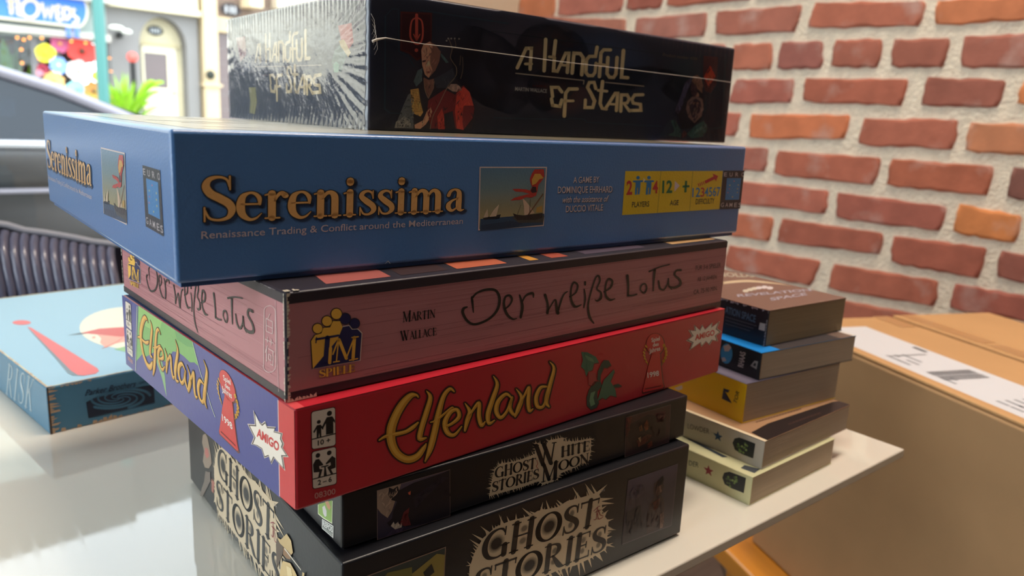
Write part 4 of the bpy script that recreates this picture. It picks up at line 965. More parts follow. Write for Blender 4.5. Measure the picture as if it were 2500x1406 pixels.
def flames(pts, depth, seed, sub=3):
    """jagged outline around a polygon given by 2D points: returns list of spike triangles + the polygon"""
    rnd = random.Random(seed); out = [list(pts)]; n = len(pts)
    for i in range(n):
        a, b_ = Vector(pts[i][:2]), Vector(pts[(i+1) % n][:2]); L = (b_-a).length; m = max(1, int(L/(depth*0.24))); d = (b_-a)/m; nn = Vector((d.y, -d.x)).normalized()
        for k in range(m):
            p, q = a+d*k, a+d*(k+1); dd = depth*rnd.uniform(0.12, 1.0)**1.4; e = (p+q)/2+nn*dd+d*rnd.uniform(-1.6, 1.6)
            out.append([tuple(p-nn*0.3*depth), tuple(e), tuple(q-nn*0.3*depth)])
    return out
# ================================================================ blue box (gold serif title)
B = BOXES['B']; R, Lf, Tp = B['R'], B['Lf'], B['T']
gold, dk = rgb(240, 184, 112), rgb(44, 36, 34); sh1, sh2 = rgb(64, 96, 140), rgb(44, 62, 92)
rec = []
serif(R, 'Serenissima', (487, 541), (1131, 515), (485, 430), gold, 8, outline=dk, shadow=(.045, -.045, [sh1, sh2]), rec=rec, wk=0.95)
rs = []
sans(R, 'Renaissance Trading & Conflict around the Mediterranean', (491, 583), (1129, 546), (491, 565), rgb(214, 196, 196), 5, bold=0.004, rec=rs)
copy_art(Lf, rec, affine([R.uv(487, 541), R.uv(1131, 515), R.uv(485, 430)], [Lf.uv(117, 407), Lf.uv(225, 455), Lf.uv(114, 341)]))
copy_art(Lf, rs, affine([R.uv(491, 583), R.uv(1129, 546), R.uv(491, 565)], [Lf.uv(119.5, 437), Lf.uv(225, 487), Lf.uv(119, 427)]))
c5 = CR(1100, 340, 3.378)
PC = [(1173, 410), (1331.8, 410), (1324.4, 548.7), (1169.6, 559)]
def inpic(*pts):                                # crop pixels -> 0..1 picture space (approx)
    out = []
    for x, y in pts:
        v = (y-237-(0))/(720-237); xl = 247-12*v; xr = 783-25*v; out.append(((x-xl)/(xr-xl), v*1.0))
    return out
rp = []
ship = [
 (inpic((243,640),(770,625),(760,720),(240,735)), rgb(44, 74, 104)),
 (inpic((500,640),(770,640),(762,700),(560,690)), rgb(70, 70, 66)),
 (inpic((250,690),(500,670),(600,700),(500,725),(250,725)), rgb(36, 58, 84)),
 (inpic((690,248),(765,246),(770,310),(745,350),(720,380),(712,430),(700,470),(660,485),(620,480),(570,500),(490,503),(520,482),(590,465),(645,452),(600,437),(530,430),(505,408),(560,408),(620,415),(650,425),(668,395),(655,360),(650,325),(668,280)), rgb(196, 58, 46)),
 (inpic((655,430),(672,392),(700,395),(706,440),(670,446)), rgb(60, 34, 40)),
 (inpic((690,285),(735,285),(762,322),(728,332),(700,368),(668,382),(665,335)), rgb(222, 168, 70)),
 (inpic((590,485),(620,515),(650,555),(690,615),(605,632),(603,560)), rgb(222, 190, 160)),
 (inpic((628,632),(750,462),(758,450),(762,462),(640,634)), rgb(120, 84, 56)),
 (inpic((510,608),(545,622),(600,630),(755,618),(752,660),(690,674),(545,664),(525,640)), rgb(46, 36, 34)),
 (inpic((706,570),(752,556),(752,612),(700,612)), rgb(190, 150, 70)),
 (inpic((300,562),(306,628),(266,632),(280,600)), rgb(206, 186, 158)), (inpic((396,528),(372,625),(316,627),(352,572)), rgb(214, 192, 162)),
 (inpic((262,632),(412,612),(400,646),(276,650)), rgb(38, 36, 40)),
 (inpic((653,500),(656,500),(650,625),(646,625)), rgb(70, 50, 40)), (inpic((575,540),(578,540),(548,625),(545,625)), rgb(90, 74, 60))]
picture(R, PC, ship, 4, rgb(226, 206, 198), 0.018, rp, bands=[(0, rgb(96, 134, 160)), (.35, rgb(120, 144, 148)), (.62, rgb(150, 148, 120)), (.84, rgb(176, 160, 112)), (1, rgb(100, 110, 100))])
copy_art(Lf, rp, affine([R.uv(*PC[0]), R.uv(*PC[1]), R.uv(*PC[3])], [Lf.uv(248, 362.7), Lf.uv(304.6, 376.4), Lf.uv(254.5, 517.4)]))
wt = rgb(224, 208, 208)
for s_, bl, br, tl, shr in (('A GAME BY', (1399, 446.6), (1462, 445), (1399.6, 432), 0), ('DOMINIQUE EHRHARD', (1361, 471.5), (1494, 469.4), (1361.5, 455.5), 0), ('with the assistance of', (1372.4, 494.8), (1485, 491.5), (1373, 480), .3), ('DUCCIO VITALE', (1380.6, 518), (1471, 513.6), (1381, 502.5), 0)):
    sans(R, s_, (bl[0]+1.2, bl[1]+1.4), (br[0]+1.2, br[1]+1.4), (tl[0]+1.2, tl[1]+1.4), rgb(36, 50, 74), 3, 0.008, shr); sans(R, s_, bl, br, tl, wt, 5, 0.008, shr)
yl = rgb(236, 200, 24)
px_art(R, [([(1526.3, 417.6), (1764.6, 417), (1755.7, 510.4), (1518.3, 525)], yl, 3)])
for a, b_ in (((1613, 418), (1604.5, 519.5)), ((1691, 418), (1683, 514.8))): px_strokes(R, [('l', [a+(1.2,), b_+(1.2,)])], rgb(170, 146, 30), 4)
red, blu, grn = rgb(200, 44, 40), rgb(40, 128, 190), rgb(30, 110, 60)
def cs(s_, bl, br, tl, col, bold=0.012): sans(R, s_, *c5(bl, br, tl), col, 5, bold)
cs('2', (1447, 455), (1495, 452), (1450, 347), red, .03); cs('4', (1663, 443), (1707, 441), (1665, 348), red, .03); cs('12', (1742, 441), (1825, 438), (1745, 345), grn, .03)
cs('12', (1990, 476), (2055, 473), (1993, 402), blu, .01); cs('3', (2058, 473), (2090, 471), (2061, 400), red, .01); cs('4567', (2092, 471), (2220, 466), (2095, 398), blu, .01)
cs('PLAYERS', (1493, 560), (1635, 553), (1495, 517), rgb(30, 30, 26)); cs('AGE', (1805, 544), (1877, 541), (1808, 504), rgb(30, 30, 26)); cs('DIFFICULTY', (2018, 536), (2172, 528), (2021, 493), rgb(30, 30, 26))
for dx in (0, 90):
    px_art(R, [(c5(*disc(1544+dx, 316, 15, 12)), blu, 5), (c5((1503+dx, 340), (1584+dx, 338), (1584+dx, 352), (1564+dx, 354), (1562+dx, 398), (1522+dx, 400), (1524+dx, 356), (1503+dx, 354)), blu, 5), (c5((1520+dx, 398), (1538+dx, 398), (1534+dx, 455), (1517+dx, 457)), blu, 5), (c5((1545+dx, 398), (1562+dx, 398), (1556+dx, 453), (1540+dx, 455)), blu, 5)])
px_art(R, [(c5((1588, 318), (1606, 336), (1588, 352)), rgb(240, 230, 200), 6), (c5((1848, 343), (1888, 382), (1843, 432)), rgb(230, 206, 204), 5), (c5((1912, 380), (1968, 378), (1968, 396), (1910, 398)), grn, 5), (c5((1932, 342), (1949, 342), (1944, 436), (1926, 438)), grn, 5),
          (c5((2092, 342), (2166, 306), (2160, 282), (2204, 302), (2186, 346), (2176, 328), (2100, 366)), red, 5)]+[(c5((2036+i*14, 366-i*6), (2043+i*14, 363-i*6), (2050+i*14, 388-i*6), (2043+i*14, 391-i*6)), red, 5) for i in range(4)])
re_ = []
px_art(R, [([(1766, 416.4), (1818, 416.4), (1808.4, 509.3), (1755.7, 510.8)], rgb(16, 18, 24), 3), (c5((2277, 320), (2395, 320), (2377, 497), (2262, 500)), rgb(48, 132, 196), 4)], re_)
for i, (ch, x) in enumerate(zip('EURO', (2252, 2298, 2346, 2396))): sans(R, ch, *c5((x, 306), (x+24, 306), (x+2, 274)), rgb(206, 196, 196), 5, .004, rec=re_)
for i, (ch, x) in enumerate(zip('GAMES', (2226, 2262, 2296, 2336, 2370))): sans(R, ch, *c5((x, 558), (x+24, 557), (x+3, 524)), rgb(206, 196, 196), 5, .004, rec=re_)
star_c = [(2336, 345), (2300, 378), (2370, 376), (2285, 440), (2362, 438), (2322, 475), (2296, 408), (2364, 408)]
for k, (x, y) in enumerate(star_c): px_art(R, [(c5(*[(x+(7 if j % 2 == 0 else 3)*math.cos(PI/2+j*PI/5), y-(7 if j % 2 == 0 else 3)*math.sin(PI/2+j*PI/5)) for j in range(10)]), rgb(222, 212, 120) if k % 3 else rgb(214, 120, 130), 6)], re_)
copy_art(Lf, re_, affine([R.uv(1766, 416.4), R.uv(1818, 416.4), R.uv(1755.7, 510.8)], [Lf.uv(348.4, 402.8), Lf.uv(391.5, 415.5), Lf.uv(356.8, 552.5)]))
# lid top: pale border and a coppery sea picture, seen edge-on
q = B['q']; mrg = 0.012
Tp.poly([(mrg, mrg), (q['w']-mrg, mrg), (q['w']-mrg, q['d']-mrg), (mrg, q['d']-mrg)], rgb(150, 140, 118), 1)
rnd = random.Random(5)
for i in range(60):
    x, y = rnd.uniform(mrg, q['w']-0.05), rnd.uniform(mrg, q['d']-mrg-.01); l_ = rnd.uniform(.01, .05); h_ = rnd.uniform(.001, .006)
    Tp.poly([(x, y), (min(x+l_, q['w']-mrg), y), (min(x+l_*.9, q['w']-mrg), y+h_), (x+l_*.1, y+h_)], rgb(*rnd.choice([(196, 186, 150), (120, 110, 100), (170, 130, 90), (90, 96, 100), (206, 200, 180)])), 2+i % 4)
px_strokes(R, [('l', [(940, 643, 1.0), (947, 637, 2.0), (952, 643, 1.0)])], rgb(190, 196, 200), 4)
# ================================================================ pink box (brushed title)
B = BOXES['C']; R, Lf, Tp = B['R'], B['Lf'], B['T']; q = B['q']; w, d, h = q['w'], q['d'], q['h']
dkp = rgb(48, 40, 48); pale = rgb(206, 178, 176)
rnd = random.Random(11)
for F_, L_ in ((R, w), (Lf, d)):
    F_.poly([(0.0006, .0008), (L_-.0006, .0008), (L_-.0006, .0042), (.0006, .0042)], dkp, 3)
    F_.poly([(0.0006, h-.0044), (L_-.0006, h-.0044), (L_-.0006, h-.0006), (.0006, h-.0006)], dkp, 3)
    for i in range(90):                         # fine brushed streaks printed along the side
        z = rnd.uniform(.0045, h-.005); x = rnd.uniform(0.002, L_*.8); l_ = rnd.uniform(.03, .14); x1 = min(x+l_, L_-.002)
        F_.poly([(x, z), (x1, z), (x1, z+.00016), (x, z+.00016)], rgb(*rnd.choice([(150, 92, 100), (196, 142, 144), (166, 106, 112)])), 1)
c4 = CR(900, 600, 2.5111)
BR = [
 [(641,408,5),(634,340,14),(630,312,8)], [(634,318,12),(662,288,12),(718,268,15),(775,272,15),(800,318,17),(792,380,16),(755,432,14),(700,466,14),(642,480,15),(602,458,15),(576,412,17),(580,384,17),(602,374,8)],
 [(832,388,9),(862,362,10),(877,328,12),(862,304,14),(836,314,12),(828,362,15),(846,418,16),(880,448,12),(906,444,5)],
 [(924,302,9),(941,370,17),(930,438,14)], [(936,352,7),(960,306,12),(1003,290,15),(1009,316,4)],
 [(1080,300,16),(1096,360,13),(1094,412,15)], [(1096,400,8),(1140,330,9),(1150,372,16),(1158,412,20)], [(1160,394,12),(1190,305,10),(1216,280,7)],
 [(1230,312,7),(1268,286,10),(1279,242,12),(1256,224,12),(1240,262,10),(1240,330,13),(1264,372,15),(1302,360,5)],
 [(1320,266,7),(1326,320,11),(1318,378,7)], [(1325,222,13),(1325,238,11)],
 [(1378,474,8),(1352,432,15),(1344,362,10),(1364,272,10),(1390,196,10),(1408,184,12),(1416,214,10),(1398,262,9),(1421,284,11),(1422,318,15),(1400,336,11),(1386,330,4)],
 [(1440,282,7),(1480,256,12),(1491,216,14),(1466,204,12),(1450,250,10),(1452,302,13),(1476,330,15),(1508,324,5)],
 [(1584,182,17),(1590,250,12),(1588,306,12)], [(1588,304,12),(1614,304,10),(1642,296,9)],
 [(1680,286,7),(1664,268,8),(1672,240,10),(1694,233,9),(1703,258,9),(1692,286,9),(1678,288,6)],
 [(1718,157,10),(1780,130,8),(1842,114,7)], [(1752,148,16),(1746,210,12),(1744,274,7)],
 [(1776,214,9),(1784,258,12),(1808,268,10),(1830,232,8),(1836,200,8)], [(1836,200,8),(1838,244,10),(1856,266,6)],
 [(1912,148,14),(1884,152,12),(1874,178,12),(1904,206,14),(1908,238,14),(1872,256,14),(1844,250,8)]]
rt = []
px_strokes(R, [('s', c4(*s_)) for s_ in BR], rgb(38, 34, 30), 6, rec=rt)
src = [R.uv(*c4((1585, 182))[0]), R.uv(*c4((1590, 305))[0]), R.uv(*c4((1908, 252))[0])]
c2 = CR(290, 600, 2.8115)
dst = [Lf.uv(*p) for p in c2((655, 330), (668, 492), (928, 608))]
copy_art(Lf, rt, affine(src, dst))
serif(R, 'MARTIN', *c4((205, 468), (408, 437), (207, 405)), rgb(30, 26, 26), 5, small=.8, wk=1.1)
serif(R, 'WALLACE', *c4((195, 582), (416, 545), (193, 524)), rgb(30, 26, 26), 5, small=.8, wk=1.1)
for s_, a, b_, c_ in (('FÜR 3-6 SPIELER', (2003, 150), (2156, 130), (2005, 122)), ('AB 12 JAHREN', (2013, 218), (2130, 202), (2015, 192)), ('CA. 75-90 MIN.', (1990, 298), (2136, 271), (1992, 270))): sans(R, s_, *c4(a, b_, c_), rgb(70, 52, 56), 5)
rl = []; ylw, nv, ol = rgb(238, 186, 76), rgb(36, 38, 84), rgb(236, 222, 214)
heads = [(1363, 567, 33, ylw), (1427, 516, 34, ylw), (1492, 466, 36, ylw), (1553, 500, 36, nv), (1617, 532, 33, nv)]
ybody = [(1318, 652), (1345, 612), (1388, 600), (1402, 562), (1448, 558), (1468, 516), (1516, 516), (1534, 556), (1500, 640), (1330, 842)]
nbody = [(1534, 556), (1578, 548), (1598, 574), (1636, 572), (1664, 600), (1652, 784), (1330, 842), (1500, 640)]
for x, y, r, c_ in heads:
    px_art(R, [(c2(*disc(x, y, r+6, 16)), dkp, 3), (c2(*disc(x, y, r, 16)), c_, 6)], rl)
for bd, c_ in ((ybody, ylw), (nbody, nv)):
    cx, cy = 1490, 690; px_art(R, [(c2(*[(cx+(x-cx)*1.035, cy+(y-cy)*1.035) for x, y in bd]), ol if c_ == nv else dkp, 4), (c2(*bd), c_, 7)], rl)
def lines(face, cf, L, col, lay, rec=None): px_strokes(face, [('l', cf(*l)) for l in L], col, lay, rec=rec)
lines(R, c2, [[(1352, 640, 15), (1505, 614, 15)], [(1430, 630, 34), (1416, 806, 34)], [(1388, 812, 8), (1446, 802, 8)], [(1354, 628, 8), (1350, 664, 8)]], nv, 9, rl)
lines(R, c2, [[(1466, 742, 10), (1505, 640, 10)], [(1450, 700, 22), (1444, 800, 22)], [(1506, 640, 8), (1490, 790, 8)], [(1508, 642, 22), (1558, 770, 22)], [(1558, 770, 9), (1612, 628, 9)], [(1614, 628, 22), (1604, 776, 22)], [(1580, 784, 8), (1636, 772, 8)], [(1470, 796, 8), (1510, 790, 8)], [(1596, 628, 8), (1640, 622, 8)]], ylw, 10, rl)
serif(R, 'SPIELE', *c2((1371, 902), (1618, 860), (1371, 852)), ylw, 9, outline=rgb(60, 44, 30), rec=rl, wk=1.3)
copy_art(Lf, rl, affine([R.uv(*p) for p in c2((1325, 430), (1371, 902), (1618, 860))], [Lf.uv(*p) for p in c2((64, 20), (82, 264), (143, 292))]))
lp = rgb(222, 196, 192)
seal = [(1038+40*math.cos(a)*(1), (455 if math.sin(a) < 0 else 820)+45*math.sin(a)+ (x_:=0)) for a in [PI+PI*k/8 for k in range(9)]]+[(1038+44*math.cos(a), 822+46*math.sin(a)) for a in [PI*k/8 for k in range(9)]]
px_strokes(Lf, [('l', [p+(1.4,) for p in c2(*(seal+[seal[0]]))])], lp, 4)
CH = [[(1040,468),(1026,500)],[(1014,500),(1016,586)],[(1014,498),(1060,522),(1058,602)],[(1016,545),(1058,566)],[(1016,586),(1058,604)],
      [(1008,640),(1066,668)],[(1024,626),(1024,664)],[(1050,640),(1050,682)],[(1024,684),(1008,732)],[(1018,710),(1018,792)],[(1028,704),(1070,728)],[(1063,724),(1062,822),(1046,812)],[(1032,742),(1050,752),(1048,788),(1032,778),(1032,742)]]
px_strokes(Lf, [('l', [p+(1.5,) for p in c2(*s_)]) for s_ in CH], lp, 4)
px_strokes(Lf, [('l', [p+(.9,) for p in c2((1078, 380), (1100, 1000))])], rgb(200, 170, 170), 4)
# top print: coppery and black stripes near the front edge
for i, (x, l_, c_) in enumerate(((.02, .03, (170, 92, 84)), (.055, .025, (60, 40, 40)), (.085, .03, (190, 100, 70)), (.13, .006, (214, 150, 60)), (.145, .012, (170, 80, 60)), (.17, .05, (84, 70, 84)), (.245, .045, (206, 162, 110)))):
    Tp.poly([(x, .006), (x+l_, .006), (x+l_+.01, .06), (x+.012, .06)], rgb(*c_), 2)
# worn white corner
def wear_edge(F_, u0, v0, u1, v1, amp, n, seed, lay=9, col=rgb(216, 206, 186)):
    r_ = random.Random(seed); du, dv = (u1-u0)/n, (v1-v0)/n; L = math.hypot(u1-u0, v1-v0); nx, ny = -(v1-v0)/L, (u1-u0)/L
    for i in range(n):
        if r_.random() < 0.25: continue
        a = amp*r_.uniform(.2, 1); b_ = amp*r_.uniform(.2, 1)
        F_.poly([(u0+du*i, v0+dv*i), (u0+du*(i+1), v0+dv*(i+1)), (u0+du*(i+.9)+nx*a, v0+dv*(i+.9)+ny*a), (u0+du*(i+.2)+nx*b_, v0+dv*(i+.2)+ny*b_)], col, lay)
wear_edge(R, .0004, .0002, .0004, h-.0003, -.0016, 30, 1); wear_edge(Lf, .0004, .0002, .0004, h-.0003, -.0008, 30, 2); wear_edge(Lf, d-.0003, .0, d-.0003, h, .0010, 20, 3)
wear_edge(Lf, .0, h-.0003, d, h-.0003, -.0004, 60, 4, col=rgb(150, 140, 144)); wear_edge(Tp, .0, .0003, .006, .0003, .003, 5, 5); wear_edge(R, .0, .0004, .014, .0004, .002, 9, 6)
def inside(x, y, P):
    c = False
    for i in range(len(P)):
        (x1, y1), (x2, y2) = P[i-1][:2], P[i][:2]
        if (y1 > y) != (y2 > y) and x < (x2-x1)*(y-y1)/(y2-y1)+x1: c = not c
    return c
def hatch(face, cf, shapes, n, size, lay, seed, k=.35, rec=None):
    """brushwork: short curved strokes of lighter and darker paint inside each coloured shape"""
    r_ = random.Random(seed)
    for P, col in shapes:
        xs, ys = [p[0] for p in P], [p[1] for p in P]; m = 0
        for _ in range(n*4):
            if m >= n: break
            x, y = r_.uniform(min(xs), max(xs)), r_.uniform(min(ys), max(ys)); a = r_.uniform(1.1, 2.3); L = size*r_.uniform(.4, 1.2); e = (x+math.cos(a)*L, y+math.sin(a)*L)
            if not (inside(x, y, P) and inside(e[0], e[1], P)): continue
            f = 1+r_.uniform(-k, k*1.5); mid = ((x+e[0])/2+r_.uniform(-.2, .2)*L, (y+e[1])/2)
            px_strokes(face, [('s', cf((x, y, size*.06), mid+(size*.16,), e+(size*.05,)))], (min(1, col[0]*f), min(1, col[1]*f), min(1, col[2]*f), 1), lay, rec=rec); m += 1
# ================================================================ red and blue box (golden brush title)
B = BOXES['D']; R, Lf, Tp = B['R'], B['Lf'], B['T']; q = B['q']; w, d, h = q['w'], q['d'], q['h']
EL = [
 [(302,926,10),(290,914,16),(255,918,34),(205,970,46),(160,1050,50),(135,1130,54),(140,1210,52),(175,1275,48),(235,1308,44),(295,1290,38),(335,1240,26),(352,1212,6)],
 [(62,1192,6),(100,1168,18),(160,1154,24),(225,1138,22),(268,1112,24),(302,1082,10)],
 [(354,890,6),(376,930,26),(352,1020,32),(324,1110,32),(312,1180,30),(352,1176,8)],
 [(522,892,10),(496,876,20),(458,920,26),(428,1020,34),(404,1130,38),(376,1240,34),(344,1322,6)], [(378,1082,6),(420,1064,14),(500,996,10),(520,990,4)],
 [(460,1112,14),(512,1086,18),(552,1046,24),(540,1004,22),(500,1018,24),(466,1080,32),(480,1142,30),(522,1158,20),(570,1106,6)],
 [(590,966,6),(618,1016,26),(602,1070,28),(588,1132,14)], [(604,1060,8),(652,984,18),(676,966,22),(674,1040,26),(690,1098,24),(714,1076,5)],
 [(764,800,6),(786,850,22),(758,940,28),(730,1030,30),(736,1086,22),(772,1068,5)],
 [(872,930,12),(840,908,20),(794,950,26),(780,1010,28),(806,1052,22),(846,1012,16),(876,934,18)], [(878,928,14),(862,990,24),(888,1034,18),(906,1020,4)],
 [(904,878,5),(936,930,22),(914,1000,26),(896,1046,12)], [(920,984,8),(966,890,16),(982,872,18),(976,950,24),(984,1010,20),(1008,998,4)],
 [(1088,862,12),(1050,870,20),(1024,930,24),(1034,984,24),(1070,980,16),(1096,900,12)], [(1110,712,5),(1134,752,18),(1110,850,24),(1086,950,26),(1104,986,10)]]
rt = []; st = [('s', c4(*s_)) for s_ in EL]
px_strokes(R, st, rgb(120, 22, 34), 2, grow=9, rec=None); px_strokes(R, st, rgb(36, 18, 18), 4, grow=5.5, rec=rt); px_strokes(R, st, rgb(206, 146, 46), 6, rec=rt)
px_strokes(R, [(k, [(x-1.2, y-1.2, w_*0.45) for x, y, w_ in p]) for k, p in st], rgb(228, 178, 74), 7, rec=rt)
Tp.poly([(0, 0), (w, 0), (w, .012), (0, .012)], rgb(190, 32, 48), 1); Tp.poly([(0, 0), (.004, 0), (.004, .02), (0, .02)], rgb(220, 80, 84), 2)
# left face: blue with a green field, boundary line, the same title in orange gold
cL = CR(290, 600, 2.8115)
us = Lf.uv(682, 1090).x
Lf.poly([(us, .0), (d, .0), (d, h), (us, h)], rgb(56, 64, 138), 1); Lf.poly([(0.0004, .0006), (us, .0006), (us, h-.0006), (.0004, h-.0006)], rgb(206, 44, 50), 1); Lf.poly([(us, .0006), (us+.0006, .0006), (us+.0006, h-.0006), (us, h-.0006)], rgb(236, 200, 196), 2)
gr = rgb(112, 172, 88)
px_art(Lf, [(cL((136, 402), (505, 640), (525, 720), (545, 822), (520, 800), (490, 800), (450, 760), (410, 730), (372, 724), (350, 762), (330, 800), (290, 780), (262, 720), (225, 740), (190, 760), (160, 745), (122, 792)), gr, 2),
            (cL((230, 640), (300, 800), (318, 900), (330, 1040), (296, 900), (262, 800)), rgb(120, 170, 110), 2), (cL((136, 402), (300, 508), (280, 600), (200, 560), (140, 520)), rgb(140, 190, 100), 3), (cL((380, 560), (505, 640), (520, 700), (470, 690), (400, 640)), rgb(92, 158, 84), 3)])
px_strokes(Lf, [('l', [p+(1.1,) for p in cL((505, 650), (560, 860), (600, 980), (640, 1110), (664, 1175))]), ('l', [p+(1.3,) for p in cL((128, 415), (122, 640), (118, 855))])], rgb(190, 200, 170), 4)
fL = affine([R.uv(*p) for p in c4((62, 1192), (344, 1322), (1110, 712))], [Lf.uv(*p) for p in cL((133, 628), (238, 888), (588, 790))])
copy_art(Lf, rt, fL)
# game facts icons
ic = CR(460, 980, 3.3)
def icon(cf, q4, face, rec=None):
    (a, b_, c_, d_) = q4
    def P(u, v): return quadlerp(q4, u, v)
    rr = []
    for (cu, cv, s0) in ((.1, .06, PI), (.9, .06, -PI/2), (.9, .94, 0), (.1, .94, PI/2)):
        for k in range(4): a_ = s0+PI/2*k/3; rr.append(P(cu+.1*math.cos(a_), cv+.06*math.sin(a_)))
    px_art(face, [(cf(*[((x-(a[0]+c_[0])/2)*1.05+(a[0]+c_[0])/2, (y-(a[1]+c_[1])/2)*1.035+(a[1]+c_[1])/2) for x, y in rr]), rgb(40, 16, 18), 4), (cf(*rr), rgb(226, 214, 200), 5)], rec)
    return P
bkc = rgb(22, 18, 20)
def icons(face, cf, qa, qb, rec=None):
    P = icon(cf, qa, face, rec)
    for (x, y, r) in ((.3, .30, .085), (.76, .13, .11)): px_art(face, [(cf(*[P(x+r*math.cos(k*PI/7), y+r*.62*math.sin(k*PI/7)) for k in range(14)]), bkc, 6)], rec)
    px_art(face, [(cf(*[P(*p) for p in ((.22, .38), (.38, .38), (.5, .5), (.46, .53), (.4, .48), (.4, .72), (.33, .72), (.31, .60), (.27, .72), (.2, .72), (.2, .48), (.1, .58), (.05, .54))]), bkc, 6),
                  (cf(*[P(*p) for p in ((.64, .22), (.88, .22), (.99, .34), (.99, .42), (.92, .36), (.92, .68), (.80, .68), (.60, .68), (.60, .38), (.48, .50), (.42, .46))]), bkc, 6), (cf(P(0, .72), P(1, .68), P(1, .71), P(0, .75)), bkc, 6)], rec)
    sans(face, '10 +', *cf(P(.24, .93), P(.78, .9), P(.24, .80)), bkc, 6, .025, rec=rec)
    P = icon(cf, qb, face, rec)
    for (x, y) in ((.24, .12), (.72, .12)): px_art(face, [(cf(*[P(x+.1*math.cos(k*PI/7), y+.065*math.sin(k*PI/7)) for k in range(14)]), bkc, 6)], rec)
    px_art(face, [(cf(*[P(*p) for p in ((.14, .22), (.28, .22), (.44, .38), (.46, .42), (.28, .42), (.30, .50), (.42, .52), (.32, .72), (.22, .72), (.28, .58), (.04, .56), (.02, .34))]), bkc, 6),
                  (cf(*[P(*p) for p in ((.84, .22), (.98, .3), (.98, .56), (.78, .58), (.88, .72), (.78, .72), (.62, .50), (.78, .46), (.76, .38), (.58, .42), (.56, .38))]), bkc, 6),
                  (cf(*[P(*p) for p in ((.36, .44), (.68, .44), (.68, .47), (.56, .48), (.60, .72), (.46, .72), (.50, .48), (.36, .47))]), bkc, 6), (cf(P(0, .72), P(1, .70), P(1, .73), P(0, .75)), bkc, 6)], rec)
    sans(face, '2 – 6', *cf(P(.2, .93), P(.8, .91), P(.2, .80)), bkc, 6, .025, rec=rec)
ri = []
icons(R, ic, [(990, 85), (1178, 45), (1182, 350), (995, 382)], [(994, 408), (1184, 364), (1190, 660), (1003, 702)], ri)
sans(R, '08300', *ic((1015, 783), (1182, 742), (1014, 738)), rgb(206, 150, 144), 5, .01, rec=ri)
copy_art(Lf, ri, affine([R.uv(*p) for p in ic((990, 85), (1178, 45), (1015, 783))], [Lf.uv(*p) for p in cL((48, 378), (84, 402), (66, 780))]))
# award emblem
raw = []; aw = rgb(206, 40, 44); awd = rgb(90, 20, 24); gl = rgb(216, 160, 40)
hd = [(1755+54*math.cos(a), 602+66*math.sin(a)) for a in [2*PI*k/20 for k in range(20)]]
bd = [(1735, 660), (1785, 660), (1790, 740), (1800, 830), (1808, 862), (1800, 872), (1682, 898), (1678, 886), (1690, 840), (1712, 740)]
for pts in (hd, bd): 
    cx = sum(p[0] for p in pts)/len(pts); cy = sum(p[1] for p in pts)/len(pts)
    px_art(R, [(c4(*[(cx+(x-cx)*1.09+2, cy+(y-cy)*1.06+2) for x, y in pts]), awd, 3), (c4(*pts), aw, 5)], raw)
for sx, x0_, fl in ((-1, 1712, 1), (1, 1795, -1)):
    for i in range(6):
        a = 0.5+i*0.28; bx_, by_ = x0_+sx*(6+20*math.sin(i*.6))*.8, 722-i*19+(-6 if sx > 0 else 0)
        for tilt in (0.9, -0.5):
            e = (bx_+sx*16*math.cos(tilt), by_-22*math.sin(abs(tilt))-6); px_art(R, [(c4((bx_, by_), ((bx_+e[0])/2+7, (by_+e[1])/2+4), e, ((bx_+e[0])/2-7, (by_+e[1])/2-4)), gl, 7)], raw)
    px_strokes(R, [('s', c4((x0_+sx*2, 728, 6), (x0_+sx*18, 690, 5), (x0_+sx*22, 640, 3)))], rgb(150, 100, 26), 6, rec=raw)
for s_, bl, br, tl in (('Spiel', (1732, 590), (1783, 578), (1730, 566)), ('des', (1740, 618), (1776, 610), (1739, 597)), ('Jahres', (1718, 656), (1786, 640), (1716, 630)), ('1998', (1708, 808), (1778, 794), (1706, 778))): sans(R, s_, *c4(bl, br, tl), rgb(236, 220, 214), 7, .02, rec=raw)
px_strokes(R, [('l', c4((1694+i*11, 877-i*2.3, 5), (1701+i*11, 875.5-i*2.3, 5))) for i in range(9)], awd, 7, rec=raw)
copy_art(Lf, raw, affine([R.uv(*p) for p in c4((1755, 536), (1682, 898), (1808, 862))], [Lf.uv(*p) for p in cL((742, 866), (697, 1290), (824, 1402))]))
# publisher burst
def burst(face, cf, pts, txt, lay=4):
    cx = sum(p[0] for p in pts)/len(pts); cy = sum(p[1] for p in pts)/len(pts)
    for k, (g, c_) in enumerate(((1.14, rgb(226, 214, 200)), (1.09, rgb(70, 56, 50)), (1.0, rgb(240, 230, 216)))): px_art(face, [(cf(*[(cx+(x-cx)*g, cy+(y-cy)*g) for x, y in pts]), c_, lay+k)])
    sans(face, 'AMIGO', *cf(*txt), rgb(206, 40, 44), lay+4, .035)
burst(R, c4, [(2000, 490), (2030, 520), (2045, 490), (2060, 515), (2100, 478), (2098, 502), (2140, 470), (2125, 510), (2148, 528), (2120, 550), (2130, 580), (2100, 574), (2084, 600), (2066, 582), (2040, 610), (2034, 588), (1974, 630), (1990, 590), (1958, 576), (1990, 552), (1970, 520), (2004, 522)], [(1998, 578), (2118, 545), (1998, 546)])
burst(Lf, ic, [(542, 98), (578, 172), (600, 196), (624, 176), (640, 214), (700, 218), (690, 246), (750, 262), (742, 300), (760, 338), (750, 366), (792, 432), (752, 430), (768, 530), (724, 480), (690, 440), (670, 484), (650, 428), (620, 440), (600, 376), (560, 350), (526, 340), (546, 290), (500, 196), (552, 200)], [(556, 276), (734, 402), (560, 212)])
